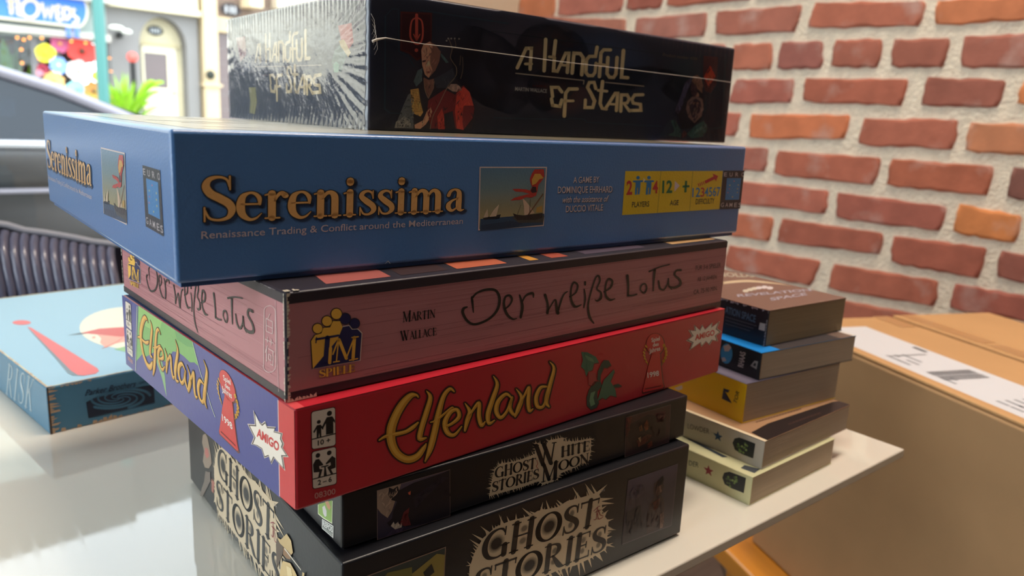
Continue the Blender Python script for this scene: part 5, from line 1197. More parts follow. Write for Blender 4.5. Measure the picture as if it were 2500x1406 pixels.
# green dragon emblem
g1, g2, g3 = rgb(58, 106, 82), rgb(36, 66, 56), rgb(96, 140, 104)
DR = [([(1302,650),(1340,652),(1392,680),(1410,715),(1380,720),(1370,760),(1345,770),(1332,800),(1322,760),(1300,740),(1312,700)], g1), ([(1345,770),(1390,780),(1400,830),(1372,860),(1345,850)], rgb(170,50,56)),
      ([(1425,720),(1440,700),(1470,702),(1485,730),(1460,748),(1440,745),(1420,790),(1418,830),(1400,820),(1402,770)], g2), ([(1500,755),(1506,770),(1480,830),(1510,880),(1516,925),(1480,915),(1450,940),(1430,930),(1400,950),(1420,880),(1440,820),(1470,790)], g1),
      ([(1500,852),(1530,845),(1552,858),(1530,866),(1500,868)], g2), ([(1380,830),(1420,830),(1430,860),(1400,890),(1400,930),(1410,960),(1395,990),(1360,1004),(1336,980),(1334,930),(1350,880)], g2), ([(1360,900),(1388,890),(1376,930),(1386,970),(1360,984),(1350,950)], g3), ([(1320,665),(1370,690),(1380,712),(1340,700)], g3), ([(1440,830),(1480,800),(1470,860),(1430,900)], g3)]
px_art(R, [(c4(*[(x+4, y+6) for x, y in pts]), rgb(120, 22, 32), 2) for pts, _ in DR]+[(c4(*pts), c_, 4+i % 4) for i, (pts, c_) in enumerate(DR)])
# ================================================================ thin black box
B = BOXES['E']; R, Lf = B['R'], B['Lf']; cE = CR(1100, 980, 3.3)
ltan = rgb(150, 122, 112)
WC = [ic(p)[0] for p in ((1520, 718), (2103, 550), (2105, 918), (1522, 1112))]
wolf = [([(0,0),(.33,-.0),(.30,.12),(.25,.3),(.2,.5),(.14,.62),(.05,.48),(0,.36)], rgb(172, 146, 126)),
        ([(.16,.0),(.22,.06),(.28,.02),(.3,.12),(.5,.05),(.9,.02),(1,.0),(1,.98),(.7,1),(.42,.94),(.3,.84),(.16,.8),(.13,.72),(.2,.66),(.22,.5),(.27,.34),(.2,.28),(.15,.16)], rgb(26, 20, 30)),
        ([(.5,.34),(.9,.1),(.98,.16),(.7,.4),(.52,.6)], rgb(38, 30, 44)), ([(.42,.22),(.46,.2),(.455,.28),(.43,.27)], rgb(200, 90, 60)), ([(.3,.84),(.36,.6),(.44,.54),(.42,.7),(.46,.92),(.38,.9)], rgb(110, 34, 38)),
        ([(.18,.8),(.22,.73),(.24,.84),(.28,.76),(.3,.86),(.34,.74),(.33,.9),(.24,.9)], rgb(206, 190, 170)), ([(.1,1),(.2,.9),(.36,.92),(.34,1)], rgb(70, 56, 76))]
picture(R, WC, wolf, 3, ltan, 0.006, bands=[(0, rgb(90, 78, 92)), (.5, rgb(62, 52, 70)), (1, rgb(50, 42, 60))])
def pq(c): return lambda *pts: [quadlerp(c, *p[:2])+tuple(q*170 for q in p[2:3]) for p in pts]
hatch(R, pq(WC), wolf, 26, .10, 13, 41)
DC = [cE(p)[0] for p in ((1412, 130), (1770, 28), (1755, 325), (1405, 445))]
demon = [([(.1,.2),(.5,.08),(.9,.3),(.92,.8),(.6,.98),(.2,.92),(.05,.6)], rgb(40, 22, 22)), ([(.3,.35),(.36,.3),(.38,.46),(.32,.46)], rgb(150, 90, 50)), ([(.42,.3),(.48,.2),(.52,.44),(.44,.5)], rgb(130, 70, 40)), ([(.25,.68),(.5,.6),(.6,.66),(.5,.8),(.3,.86)], rgb(90, 40, 30)),
         ([(.28,.62),(.36,.6),(.34,.76)], rgb(170, 130, 90)), ([(.5,.86),(.6,.8),(.62,.94),(.52,.98)], rgb(120, 60, 40)), ([(.66,.1),(.9,.12),(.86,.4),(.7,.36)], rgb(84, 40, 42)), ([(.0,.0),(.14,.0),(.06,.4),(0,.5)], rgb(96, 40, 36))]
picture(R, DC, demon, 3, rgb(110, 92, 88), 0.01, bands=[(0, rgb(70, 40, 40)), (1, rgb(50, 26, 30))])
hatch(R, pq(DC), demon, 14, .12, 13, 42, .6)
fb = rgb(216, 194, 160); fb2 = rgb(150, 130, 104); blk = rgb(14, 13, 18)
BLOB = [(310, 760), (330, 640), (355, 540), (400, 500), (520, 480), (640, 440), (680, 420), (680, 330), (760, 350), (800, 310), (905, 290), (910, 320), (1000, 320), (1130, 295), (1128, 400), (1110, 480), (1000, 530), (880, 580), (860, 630), (740, 670), (705, 640), (600, 680), (420, 730)]
px_art(R, [(cE(*p), fb, 2+i % 3) for i, p in enumerate(flames(BLOB, 40, 3))]+[(cE(*BLOB), fb, 5)])
for s_, bl, br, tl in (('GHOST', (352, 616), (682, 532), (356, 532)), ('STORIES', (326, 732), (706, 616), (332, 650)), ('W', (690, 520), (868, 488), (672, 352)), ('HITE', (884, 446), (1118, 392), (886, 366)), ('M', (722, 652), (862, 616), (728, 512)), ('OON', (866, 558), (1112, 486), (868, 480))): serif(R, s_, *cE(bl, br, tl), blk, 8, wk=1.25)
px_strokes(R, [('l', [p+(1.3,) for p in cE((690, 470), (700, 500), (686, 520), (702, 540))])], rgb(170, 60, 50), 8)
px_art(Lf, [(ic((1045, 830), (1165, 800), (1160, 985), (1085, 940), (1045, 905)), rgb(226, 232, 200), 2), (ic((1050, 826), (1160, 796), (1156, 976), (1088, 932), (1050, 900)), rgb(140, 176, 84), 3), (ic((1082, 850), (1100, 836), (1116, 880), (1116, 920), (1104, 930), (1088, 900)), rgb(216, 214, 210), 4), (ic((1104, 806), (1130, 800), (1150, 850), (1140, 876), (1120, 850)), rgb(206, 150, 110), 4),
            (ic((1080, 945), (1172, 1002), (1170, 1100), (1078, 1022)), rgb(232, 232, 224), 4), (ic((1084, 954), (1168, 1008), (1166, 1090), (1082, 1016)), rgb(120, 126, 118), 5)])
sans(Lf, 'REPOS', *ic((1086, 998), (1166, 1054), (1087, 960)), rgb(240, 240, 234), 6, .02); sans(Lf, 'PRODUCTION', *ic((1086, 1018), (1165, 1080), (1087, 1006)), rgb(230, 230, 224), 6)
# ================================================================ large black box at the bottom
B = BOXES['F']; R, Lf = B['R'], B['Lf']
rg = []
BLB = [(130, 1600), (150, 1480), (150, 1340), (190, 1220), (260, 1100), (360, 1010), (480, 960), (640, 920), (700, 880), (860, 850), (940, 800), (1060, 770), (1190, 730), (1215, 800), (1220, 900), (1270, 960), (1260, 1100), (1250, 1190), (1130, 1260), (1000, 1320), (860, 1360), (700, 1430), (520, 1500), (360, 1560), (240, 1620)]
px_art(R, [(cE(*p), fb, 2+i % 3) for i, p in enumerate(flames(BLB, 105, 8))]+[(cE(*BLB), fb, 5)], rg)
gb, gr_, gt = (cE(p)[0] for p in ((238, 1300), (1172, 985), (266, 1058))); sb, sr, stp = (cE(p)[0] for p in ((168, 1600), (1240, 1192), (190, 1370)))
def glow(face, s_, bl, br, tl, idx):
    wd_ = serif_line(s_)[1]; f0 = text3(face, bl, br, tl); x = 0
    for ch in s_:
        adv = GL[ch][0]; c_ = f0((x+adv*.5)/wd_, .5); e = f0((x+adv*.9)/wd_, .5); up = f0((x+adv*.5)/wd_, .9)
        if ch in idx: soft(face, c_.x, c_.y, (e-c_).length*.78, (up-c_).length*.80, blk, lerp_col(fb, blk, .12), 6, rec=rg)
        else:
            for yy in (.3, .72):
                c2_ = f0((x+adv*.52)/wd_, yy); soft(face, c2_.x, c2_.y, (e-c_).length*.42, (up-c_).length*.36, lerp_col(fb, blk, .72), lerp_col(fb, blk, .08), 6, 12, rec=rg)
        x += adv
glow(R, 'GHOST', gb, gr_, gt, 'GO'); glow(R, 'STORIES', sb, sr, stp, 'O')
serif(R, 'GHOST', gb, gr_, gt, blk, 8, rec=rg, wk=1.1); serif(R, 'STORIES', sb, sr, stp, blk, 8, rec=rg, wk=1.1)
SEALR = [[(1150,880),(1180,850),(1200,840)],[(1180,850),(1170,940),(1150,950)],[(1160,890),(1210,870)],[(1190,870),(1200,910),(1225,920)],[(1180,900),(1190,945),(1222,930)]]
px_strokes(R, [('s', [p+(1.6,) for p in cE(*s_)]) for s_ in SEALR], rgb(150, 60, 60), 9, rec=rg)
sans(R, 'TM', *cE((1206, 732), (1238, 722), (1206, 714)), rgb(150, 140, 140), 8, rec=rg)
fG = affine([R.uv(*gb), R.uv(*gr_), R.uv(*gt)], [Lf.uv(*ic(p)[0]) for p in ((240, 578), (690, 1150), (240, 348))])
copy_art(Lf, rg, fG)
MC = [cE(p)[0] for p in ((1432, 640), (1827, 505), (1775, 995), (1380, 1148))]
man = [([(.55,.18),(.7,.14),(.76,.3),(.72,.42),(.8,.55),(.86,.98),(.5,.98),(.46,.7),(.5,.5),(.58,.42),(.54,.3)], rgb(52, 30, 34)), ([(.6,.26),(.7,.24),(.71,.38),(.64,.42),(.6,.36)], rgb(118, 84, 70)), ([(.62,.16),(.72,.1),(.74,.24),(.62,.26)], rgb(26, 22, 30)),
       ([(.56,.5),(.7,.46),(.68,.62),(.6,.64)], rgb(96, 44, 34)), ([(.74,.74),(.8,.72),(.82,.98),(.76,.98)], rgb(140, 110, 96)), ([(.05,.2),(.14,.12),(.3,.14),(.34,.28),(.2,.34),(.1,.32)], rgb(66, 56, 72)), ([(.0,.5),(.3,.46),(.42,.9),(.1,.95)], rgb(34, 26, 36))]
picture(R, MC, man, 3, rgb(104, 92, 100), 0.008, bands=[(0, rgb(80, 68, 88)), (.3, rgb(56, 46, 60)), (1, rgb(34, 24, 32))])
hatch(R, pq(MC), man, 20, .10, 13, 43, .45)
SC = [(886, 1411), (1086, 1337), (1078, 1500), (878, 1590)]
sk = [([(.1,.3),(.3,.05),(.6,.1),(.62,.5),(.3,.7),(.1,.6)], rgb(120, 110, 50)), ([(.6,.2),(.9,.04),(1,.1),(1,.5),(.7,.6)], rgb(150, 130, 60)), ([(.2,.3),(.3,.22),(.34,.36),(.24,.42)], rgb(20, 24, 18)), ([(.42,.26),(.52,.2),(.56,.34),(.46,.38)], rgb(24, 26, 18)), ([(.74,.24),(.84,.16),(.88,.3),(.78,.36)], rgb(26, 26, 20))]
picture(R, SC, sk, 3, rgb(150, 122, 104), 0.012, bands=[(0, rgb(50, 60, 56)), (1, rgb(60, 50, 30))])
mk, mk2, mk3 = rgb(206, 176, 120), rgb(90, 70, 50), rgb(226, 216, 196)
MONK = [([(722,1092),(760,1130),(772,1180),(765,1230),(740,1290),(722,1340),(716,1250),(712,1150)], mk2), ([(722,1090),(752,1110),(800,1062),(836,1120),(850,1215),(838,1232),(800,1200),(776,1170),(745,1140)], mk), ([(776,1170),(836,1228),(830,1270),(800,1262),(770,1230)], rgb(150,110,70)), ([(770,1280),(830,1300),(870,1370),(900,1440),(800,1500),(740,1420),(756,1330)], rgb(222,190,130)),
        ([(784,1174),(916,1348),(918,1360),(782,1186)], mk3), ([(930,1370),(946,1380),(942,1420),(926,1410)], mk), ([(800,1320),(840,1340),(850,1420),(810,1400)], rgb(240,214,160))]
px_art(Lf, [(ic(*p), c_, 11+i) for i, (p, c_) in enumerate(MONK)])
SPI = [([(118,270),(140,258),(156,290),(170,360),(184,440),(190,500),(166,540),(134,530),(118,480),(128,400),(112,330)], rgb(150,130,112)), ([(136,370),(160,380),(170,440),(150,460),(134,420)], rgb(186,110,100)), ([(140,560),(178,570),(180,640),(150,700),(120,760),(96,760),(110,700),(130,640)], rgb(120,106,96)), ([(190,620),(214,650),(206,740),(190,720)], rgb(176,110,96))]
px_art(Lf, [(ic(*p), c_, 3+i) for i, (p, c_) in enumerate(SPI)])
# ================================================================ space game box in shrink wrap
B = BOXES['A']; R, Lf, Tp = B['R'], B['Lf'], B['T']; q = B['q']; w, d, h = q['w'], q['d'], q['h']
c3 = CR(1200, 20, 3.5714); c2b = CR(540, 0, 3.5714); cw_ = CR(900, 60, 3.0333); cm = CR(1600, 110, 3.411)
gdl = rgb(250, 226, 176)
ra = []
# dusky nebula tints
for cx, cy, rx, ry, c_ in ((.10, .042, .05, .03, (58, 52, 66)), (.06, .03, .05, .03, (52, 44, 54)), (.125, .050, .03, .018, (74, 50, 50)), (.17, .05, .05, .02, (40, 52, 80)), (.135, .028, .03, .016, (66, 44, 48)), (.22, .03, .06, .02, (26, 34, 52)), (.26, .045, .04, .02, (30, 44, 56))):
    soft(R, cx, cy, rx, ry, rgb(*[min(255, q_+18) for q_ in c_]), rgb(50, 52, 68), 1, 18)
LG = [[(222,520,30),(300,350,30),(345,350,30),(334,532,30)],[(292,486,24),(348,486,24)],[(470,272,32),(456,546,32)],[(555,284,32),(540,420,32)],[(500,424,24),(548,428,24)],[(546,430,30),(538,545,30),(572,550,28),(644,392,28),(672,392,28),(658,560,32)],[(600,494,22),(664,500,22)],
      [(700,566,32),(716,392,30),(772,396,30),(796,430,30),(784,580,32)],[(918,340,32),(904,420,28),(850,420,28),(826,450,30),(820,560,30),(842,588,28),(880,588,28),(900,560,28),(908,480,28)],[(938,596,32),(952,390,30),(976,362,28),(1036,364,28)],[(910,486,24),(986,496,24)],
      [(1012,430,32),(1004,570,30),(1026,602,28),(1062,604,28),(1082,574,30),(1092,430,32)],[(1148,370,34),(1130,602,30),(1186,606,30)]]
LG2 = [[(530,770,30),(520,690,28),(580,690,28),(610,730,30)],[(520,790,30),(530,846,30),(594,856,28),(610,800,30)],[(745,704,30),(672,704,30),(644,740,30),(632,940,32)],[(640,808,24),(710,808,24)],
       [(906,700,30),(892,646,26),(850,648,28),(834,690,30),(868,750,32),(896,810,32),(880,866,28),(812,866,28),(816,800,28)],[(966,640,32),(944,830,30),(962,874,26),(1000,880,26)],[(926,716,24),(1004,724,24)],[(990,878,28),(1076,742,28),(1098,742,28),(1086,892,30)],[(1036,836,20),(1088,838,20)],
       [(1124,898,30),(1130,756,28),(1180,756,28),(1198,790,28),(1180,826,26),(1152,830,26),(1200,896,28)],[(1318,754,28),(1246,756,28),(1222,792,28),(1232,828,26),(1296,838,28),(1300,890,28),(1200,892,28)]]
for S_ in (LG, LG2): lines(R, c3, S_, rgb(14, 14, 20), 4); 
for S_ in (LG, LG2):
    px_strokes(R, [('l', c3(*s_)) for s_ in S_], rgb(12, 12, 18), 4, grow=1.6, rec=ra); px_strokes(R, [('l', c3(*s_)) for s_ in S_], gdl, 6, rec=ra)
lines(R, c3, [[(210, 568, 9), (804, 630, 9), (800, 662, 9)], [(992, 646, 9), (1326, 680, 9)]], rgb(200, 182, 160), 5, ra)
sans(R, 'MARTIN WALLACE', *c3((203, 718), (480, 738), (204, 686)), rgb(214, 206, 200), 5, .01, rec=ra)
sans(R, 'A GAME BY', *c3((355, 682), (480, 690), (356, 668)), rgb(130, 46, 44), 5, rec=ra)
sans(R, 'Product number 4204', *cm((60, 92), (345, 128), (64, 66)), rgb(110, 100, 80), 5)
copy_art(Lf, ra, affine([R.uv(*p) for p in c3((470, 272), (456, 546), (1186, 606))], [Lf.uv(*p) for p in CR(540, 30, 2.7297)((298, 150), (302, 330), (592, 306))]))
teal = rgb(52, 70, 82)
lines(R, c3, [[(20, 955, 8), (660, 972, 8), (682, 958, 8), (806, 968, 8), (830, 994, 8), (1480, 1030, 8)], [(1820, 380, 12), (1830, 420, 10)], [(2040, 400, 14), (2010, 1040, 14), (1860, 1060, 12)], [(1870, 760, 14), (1860, 900, 10)]], teal, 3)
lines(R, c2b, [[(1440, 130, 8), (1490, 78, 8), (1545, 80, 8), (1548, 450, 8), (1630, 490, 8), (1680, 580, 8)], [(1430, 140, 14), (1425, 950, 14), (1470, 985, 10), (1600, 990, 8)], [(1740, 90, 12), (2500, 205, 12)]], teal, 3)
lines(R, c3, [[(0, 200/1.0, 6), (1500, 400, 6)]], rgb(44, 50, 60), 2)
px_art(R, [(c2b((1562, 100), (1838, 112), (1832, 455), (1706, 532), (1640, 470), (1560, 440)), rgb(96, 40, 38), 3), (c2b((1576, 116), (1824, 128), (1818, 445), (1706, 512), (1650, 458), (1574, 428)), rgb(72, 30, 34), 4)])
er = rgb(226, 96, 78)
px_strokes(R, [('s', c2b((1700, 152, 12), (1662, 180, 14), (1648, 250, 16), (1650, 330, 16), (1690, 378, 16), (1730, 378, 16), (1752, 330, 16), (1756, 250, 16), (1744, 180, 14), (1704, 152, 12))), ('l', c2b((1702, 130, 26), (1702, 340, 26))), ('s', c2b((1676, 300, 10), (1690, 330, 10), (1700, 350, 12))), ('s', c2b((1730, 300, 10), (1716, 330, 10), (1704, 350, 12)))], er, 6)
px_art(R, [(c2b(*disc(1700, 438, 16, 12)), er, 6)])
# robed figure
skin, skd = rgb(176, 132, 106), rgb(120, 82, 70)
FIG = [([(300,505),(340,470),(400,440),(470,430),(560,470),(620,500),(680,450),(740,490),(780,620),(785,690),(760,770),(200,770),(240,680),(270,590)], rgb(44, 38, 44)),
 ([(290,520),(320,500),(330,640),(330,770),(190,765),(215,700),(255,600)], rgb(92, 94, 96)), ([(200,720),(260,680),(300,700),(310,760),(190,765)], rgb(136, 132, 126)),
 ([(440,560),(560,480),(640,520),(660,480),(700,450),(745,500),(780,620),(770,690),(700,780),(640,770),(620,640),(560,660),(520,770),(460,770),(430,640)], rgb(104, 38, 40)), ([(650,510),(700,460),(745,500),(775,600),(700,600),(690,700),(700,780),(650,770),(636,640)], rgb(168, 62, 52)), ([(505,680),(540,620),(556,680),(560,775),(512,775)], rgb(160, 60, 52)),
 ([(306,482),(366,472),(380,570),(400,650),(380,680),(320,655),(312,560)], rgb(176, 140, 82)),
 ([(404,390),(440,410),(480,400),(480,470),(440,550),(410,480)], skd), ([(385,190),(400,150),(450,125),(490,150),(530,200),(520,270),(490,340),(440,395),(412,370),(392,300)], skd), ([(385,190),(400,150),(450,125),(470,160),(452,240),(455,300),(470,340),(440,395),(412,370),(392,300)], skin),
 ([(392,268),(418,262),(416,276),(394,280)], rgb(60, 40, 44)), ([(420,348),(448,344),(446,360),(424,362)], rgb(130, 70, 64)), ([(425,230),(470,205),(468,222),(430,240)], rgb(110, 76, 66)), ([(428,270),(446,262),(448,312),(424,318)], rgb(200, 158, 128)),
 ([(338,742),(400,710),(430,640),(470,590),(490,560),(496,580),(480,620),(460,680),(420,740),(380,772),(340,768)], skin), ([(580,470),(600,440),(650,440),(690,480),(670,500),(620,495)], rgb(150, 124, 112)),
 ([(530,210),(560,240),(590,280),(570,285),(536,240)], rgb(70, 90, 88)), ([(360,340),(396,320),(390,420),(350,460),(330,420)], rgb(84, 96, 98)), ([(480,400),(560,360),(620,320),(640,400),(580,470),(500,470)], rgb(54, 54, 62))]
up = lambda S_: [(p, tuple(min(.95, v*2.1+.004) for v in c_[:3])+(1,)) for p, c_ in S_]
FIG = up(FIG); px_art(R, [(cw_(*p), c_, 5+i % 12) for i, (p, c_) in enumerate(FIG)])
px_strokes(R, [('s', cw_((450, 772, 5), (470, 680, 5), (510, 600, 5), (580, 460, 5), (640, 380, 5), (644, 320, 5), (620, 282, 4), (600, 240, 4), (612, 180, 4), (590, 110, 4))), ('s', cw_((612, 180, 3), (640, 160, 3), (632, 110, 3))), ('s', cw_((402, 400, 4), (410, 480, 4), (432, 540, 4))), ('s', cw_((482, 420, 4), (466, 490, 4), (436, 545, 4))), ('s', cw_((676, 230, 3), (670, 300, 3))), ('s', cw_((690, 240, 3), (692, 330, 3), (676, 400, 4)))], rgb(170, 140, 118), 18)
for x, y in ((572, 120), (606, 104), (632, 104), (664, 106), (584, 104)): px_art(R, [(cw_(*disc(x, y, 7, 8)), rgb(180, 168, 156), 18)])
hatch(R, cw_, FIG, 18, 42, 18, 44, .4)
rnd = random.Random(3)
for i in range(70):
    x = rnd.uniform(200, 320); y = rnd.uniform(540, 760)
    if x < 190+(760-y)*.38: continue
    px_strokes(R, [('s', cw_((x, y, 3), (x+8, y-8, 4), (x+14, y+2, 3)))], rgb(*rnd.choice([(160, 156, 148), (70, 72, 76), (120, 120, 116)])), 18)
for i in range(14): px_strokes(R, [('l', cw_((316+i*.5, 490+i*12, 3), (372+i*2, 482+i*12, 2)))], rgb(140, 108, 60), 18)
# hooded bearded figure
HO = [([(120,620),(170,590),(200,690),(260,700),(300,680),(400,600),(440,680),(470,780),(20,770),(70,690)], rgb(36, 44, 52)), ([(126,628),(160,620),(215,720),(210,770),(100,750),(160,720)], rgb(50, 78, 74)), ([(260,740),(330,670),(400,630),(430,700),(400,760),(300,775)], rgb(52, 84, 78)), ([(300,720),(420,660),(425,680),(310,745)], rgb(84, 116, 104)),
 ([(160,550),(200,440),(240,320),(290,265),(340,250),(380,275),(390,340),(395,470),(380,620),(300,690),(220,700),(190,600)], rgb(24, 22, 30)), ([(160,550),(205,430),(240,320),(300,262),(340,252),(300,300),(262,380),(230,480),(190,575)], rgb(66, 62, 84)), ([(305,262),(345,250),(382,278),(388,340),(386,400),(362,380),(330,350),(300,300)], rgb(124, 90, 74)),
 ([(300,300),(340,330),(350,420),(330,440),(296,410),(290,360)], rgb(70, 48, 50)), ([(296,362),(330,360),(340,380),(300,392)], rgb(26, 18, 24)), ([(340,380),(360,420),(345,440),(330,430)], rgb(150, 108, 88)),
 ([(262,470),(300,430),(350,430),(385,450),(395,500),(380,590),(320,650),(270,600),(250,530)], rgb(120, 92, 84)), ([(285,470),(330,445),(370,470),(376,520),(345,600),(318,640),(292,580),(276,520)], rgb(58, 44, 50)), ([(300,478),(352,474),(356,490),(336,502),(306,496)], rgb(120, 84, 74)), ([(310,520),(345,516),(330,620)], rgb(104, 84, 80)), ([(210,720),(235,708),(256,730),(250,768),(222,775),(206,750)], rgb(92, 56, 52)),
 ([(400,90),(520,100),(505,330),(460,400),(410,380),(395,250)], rgb(70, 34, 36)), ([(452,172),(498,260),(440,355),(402,262)], rgb(176, 64, 44)), ([(452,200),(480,262),(444,330),(424,262)], rgb(200, 78, 48))]
HO = up(HO); px_art(R, [(cm(*p), c_, 5+i % 14) for i, (p, c_) in enumerate(HO)])
hatch(R, cm, HO, 18, 46, 19, 45, .45)
cl2 = CR(540, 30, 2.7297)
px_art(Lf, [(cl2((780, 90), (870, 70), (884, 200), (850, 250), (800, 180)), rgb(180, 70, 60), 3), (cl2((786, 190), (820, 180), (866, 268), (850, 300), (800, 230)), rgb(200, 170, 110), 5), (cl2((760, 250), (800, 210), (840, 280), (800, 400), (750, 400), (736, 330)), rgb(60, 90, 80), 4), (cl2((750, 345), (770, 330), (790, 350), (780, 400), (756, 400)), rgb(80, 140, 110), 6),
            (cl2((100, 170), (160, 160), (170, 280), (130, 330)), rgb(150, 70, 66), 3), (cl2((186, 500), (230, 500), (240, 600), (225, 680), (190, 670), (196, 590)), rgb(170, 160, 90), 4), (cl2((160, 250), (200, 280), (205, 380), (150, 420)), rgb(60, 70, 90), 3)])
finish('A')
# shrink film: a thin loose skin with pleats gathered at edges and corners
def film_material(k):
    m = bpy.data.materials.new('clear_shrink_film'); m.use_nodes = True; n = m.node_tree; n.nodes.clear()
    out = n.nodes.new('ShaderNodeOutputMaterial'); tr = n.nodes.new('ShaderNodeBsdfTransparent'); gl = n.nodes.new('ShaderNodeBsdfGlossy'); gl.inputs['Roughness'].default_value = 0.12
    fr = n.nodes.new('ShaderNodeFresnel'); fr.inputs[0].default_value = 1.45; mx = n.nodes.new('ShaderNodeMixShader')
    tc = n.nodes.new('ShaderNodeTexCoord'); nz = n.nodes.new('ShaderNodeTexNoise'); nz.inputs['Scale'].default_value = 55; nz.inputs['Detail'].default_value = 4
    bp = n.nodes.new('ShaderNodeBump'); bp.inputs['Strength'].default_value = 0.35; bp.inputs['Distance'].default_value = 0.002
    mt = n.nodes.new('ShaderNodeMath'); mt.operation = 'MULTIPLY_ADD'; mt.inputs[1].default_value = k; mt.inputs[2].default_value = 0.0; mt.use_clamp = True
    n.links.new(tc.outputs['Object'], nz.inputs[0]); n.links.new(nz.outputs[0], bp.inputs['Height']); n.links.new(bp.outputs[0], gl.inputs['Normal'])
    n.links.new(fr.outputs[0], mt.inputs[0]); n.links.new(mt.outputs[0], mx.inputs[0]); n.links.new(tr.outputs[0], mx.inputs[1]); n.links.new(gl.outputs[0], mx.inputs[2]); n.links.new(mx.outputs[0], out.inputs[0])
    return m
m_film = film_material(0.75); m_film2 = film_material(2.8); FB = MB(); rnd = random.Random(9)
ph = [rnd.uniform(0, 6.28) for _ in range(64)]
def nse(x, k): return math.sin(x*1.0+ph[k])+.6*math.sin(x*2.3+ph[k+1])+.4*math.sin(x*4.1+ph[k+2])
def pleat(u, v, L, side):
    """outward height of the film over the side face at (u, v)"""
    e = 0.00095
    top = math.exp(-(h-v)/.0065)*(.5+.5*math.sin(u/.00085*1.0+nse(u*90, 0)*1.2))
    bot = math.exp(-v/.006)*(.5+.5*math.sin((u+v*.5)/.0009+nse(u*80, 3)))
    dx, dy = u-.062, v-.038; ang = math.atan2(dy, -dx*.9); r = max(0, (.050-u)/.050)
    fan = (r**1.1)*(.5+.5*math.sin(ang*46+nse(ang*6+u*30, 6)*.8)) if dx < 0 else 0
    r2 = max(0, (u-(L-.018))/.018); far = r2*(.5+.5*math.sin(math.atan2(v-.05, u-(L-.05))*26+nse(v*60, 9)))
    mid = .25*(1+.5*nse(u*24+v*30, 12)*.5)*math.sin(PI*min(1, max(0, u/L)))*math.sin(PI*v/h)
    k = 1.0 if side == 'L' else .8
    return e+0.00030*k*(top+bot*.9+fan*1.3+far)+0.0003*mid
for side, L_, nu in (('R', w, 560), ('L', d, 520)):
    rows = []
    for j in range(49):
        v = h*j/48; row = []
        for i in range(nu+1):
            u = L_*i/nu; hh = pleat(u, v, L_, side)*min(1, (u+.0006)/.002)*min(1, (L_-u+.0006)/.002)+.0001
            row.append((u, -hh, v) if side == 'R' else (-hh, u, v))
        rows.append(row)
    FB.grid(rows if side == 'R' else [r[::-1] for r in rows], mi=0 if side == 'R' else 1)
FB.grid([[(w*i/60, d*j/40, h+.0003+.0002*math.sin(i*.9+j*.4)*math.sin(j*.7)) for i in range(61)] for j in range(41)])
FB.grid([[(w+.0003, d*i/40, h*j/8) for i in range(41)] for j in range(9)]); FB.grid([[(w*(1-i/40), d+.0003, h*j/8) for i in range(41)] for j in range(9)])
film = FB.build('shrink_film', [m_film, m_film2], B['t'])
m_seam = mat('film_seam', rgb(206, 196, 186), 0.3)
SB = MB(); pts = [R.uv(*p) for p in c2b((1305, 362), (1345, 345), (1420, 332), (1500, 345), (1750, 385), (2000, 412), (2500, 478))]+[R.uv(*p) for p in c3((500, 455), (720, 482), (1100, 525), (1490, 572), (1900, 622), (2085, 650))]
SB.tube([(p.x, -.0017, p.y) for p in pts], [.0007, .0006, .00035]+[.0002]*(len(pts)-3), 6)
for i in range(5):
    a = R.uv(*c2b((1300+i*6, 120+i*45))[0]); SB.tube([(a.x, -.0008, a.y), (a.x+.0016, -.0014, a.y-.003), (a.x+.002, -.0012, a.y-.007), (a.x+.0006, -.0008, a.y-.010)], .00012, 5)
SB.build('torn_film_seam', m_seam, B['t'])
# ================================================================ faded blue strategy game box
B = BOXES['G']; R, Lf, Tp = B['R'], B['Lf'], B['T']; q = B['q']; w, d, h = q['w'], q['d'], q['h']
c8 = CR(0, 740, 2.4818)
cr8 = rgb(236, 234, 212); rd = rgb(222, 92, 92); gy8 = rgb(110, 124, 136)
def tart(pts, col, lay): px_art(Tp, [(c8(*pts), col, lay)])
def tell(cx, cy, rx, ry, col, lay, n=28):       # ellipse given in the picture, laid on the lid
    tart([(cx+rx*math.cos(2*PI*k/n), cy+ry*math.sin(2*PI*k/n)) for k in range(n)], col, lay)
tell(131, 118, 56, 14, rd, 3)
tart([(160, 146), (480, 436), (520, 442), (440, 440), (410, 425), (330, 330), (240, 230)], gy8, 2)
tart([(164, 142), (190, 150), (420, 290), (590, 395), (600, 412), (580, 428), (510, 440), (470, 436), (430, 410)], rd, 3)
tell(800, 150, 318, 128, cr8, 2, 40)
tart([(408, 196), (490, 180), (560, 182), (490, 190)], rgb(80, 92, 100), 3)
tart([(490, 182), (600, 155), (740, 146), (900, 140), (900, 200), (730, 204), (600, 192)], rgb(206, 84, 78), 4)
tart([(590, 192), (740, 204), (900, 204), (900, 250), (750, 236), (700, 246), (640, 272), (606, 240), (614, 214)], rgb(238, 168, 150), 3)
tart([(556, 206), (576, 198), (580, 214), (560, 216)], rgb(238, 168, 150), 3); tart([(690, 280), (760, 262), (900, 262), (900, 300), (760, 296)], rgb(140, 190, 130), 3)
px_strokes(Tp, [('s', c8((620, 276, 3), (700, 240, 3), (744, 210, 3)))], rgb(200, 90, 80), 5)
Tp.poly([(.001, .001), (w-.001, .001), (w-.001, .0022), (.001, .0022)], rgb(196, 186, 140), 2); Tp.poly([(.001, d-.003), (w-.001, d-.003), (w-.001, d-.001), (.001, d-.001)], rgb(190, 170, 110), 2); Tp.poly([(.0008, .001), (.0022, .001), (.0022, d-.001), (.0008, d-.001)], rgb(206, 200, 170), 2)
LR = rgb(176, 196, 204)
serif(Lf, 'RISK', *c8((34, 545), (192, 655), (50, 365)), LR, 4, wk=.62, track=.12)
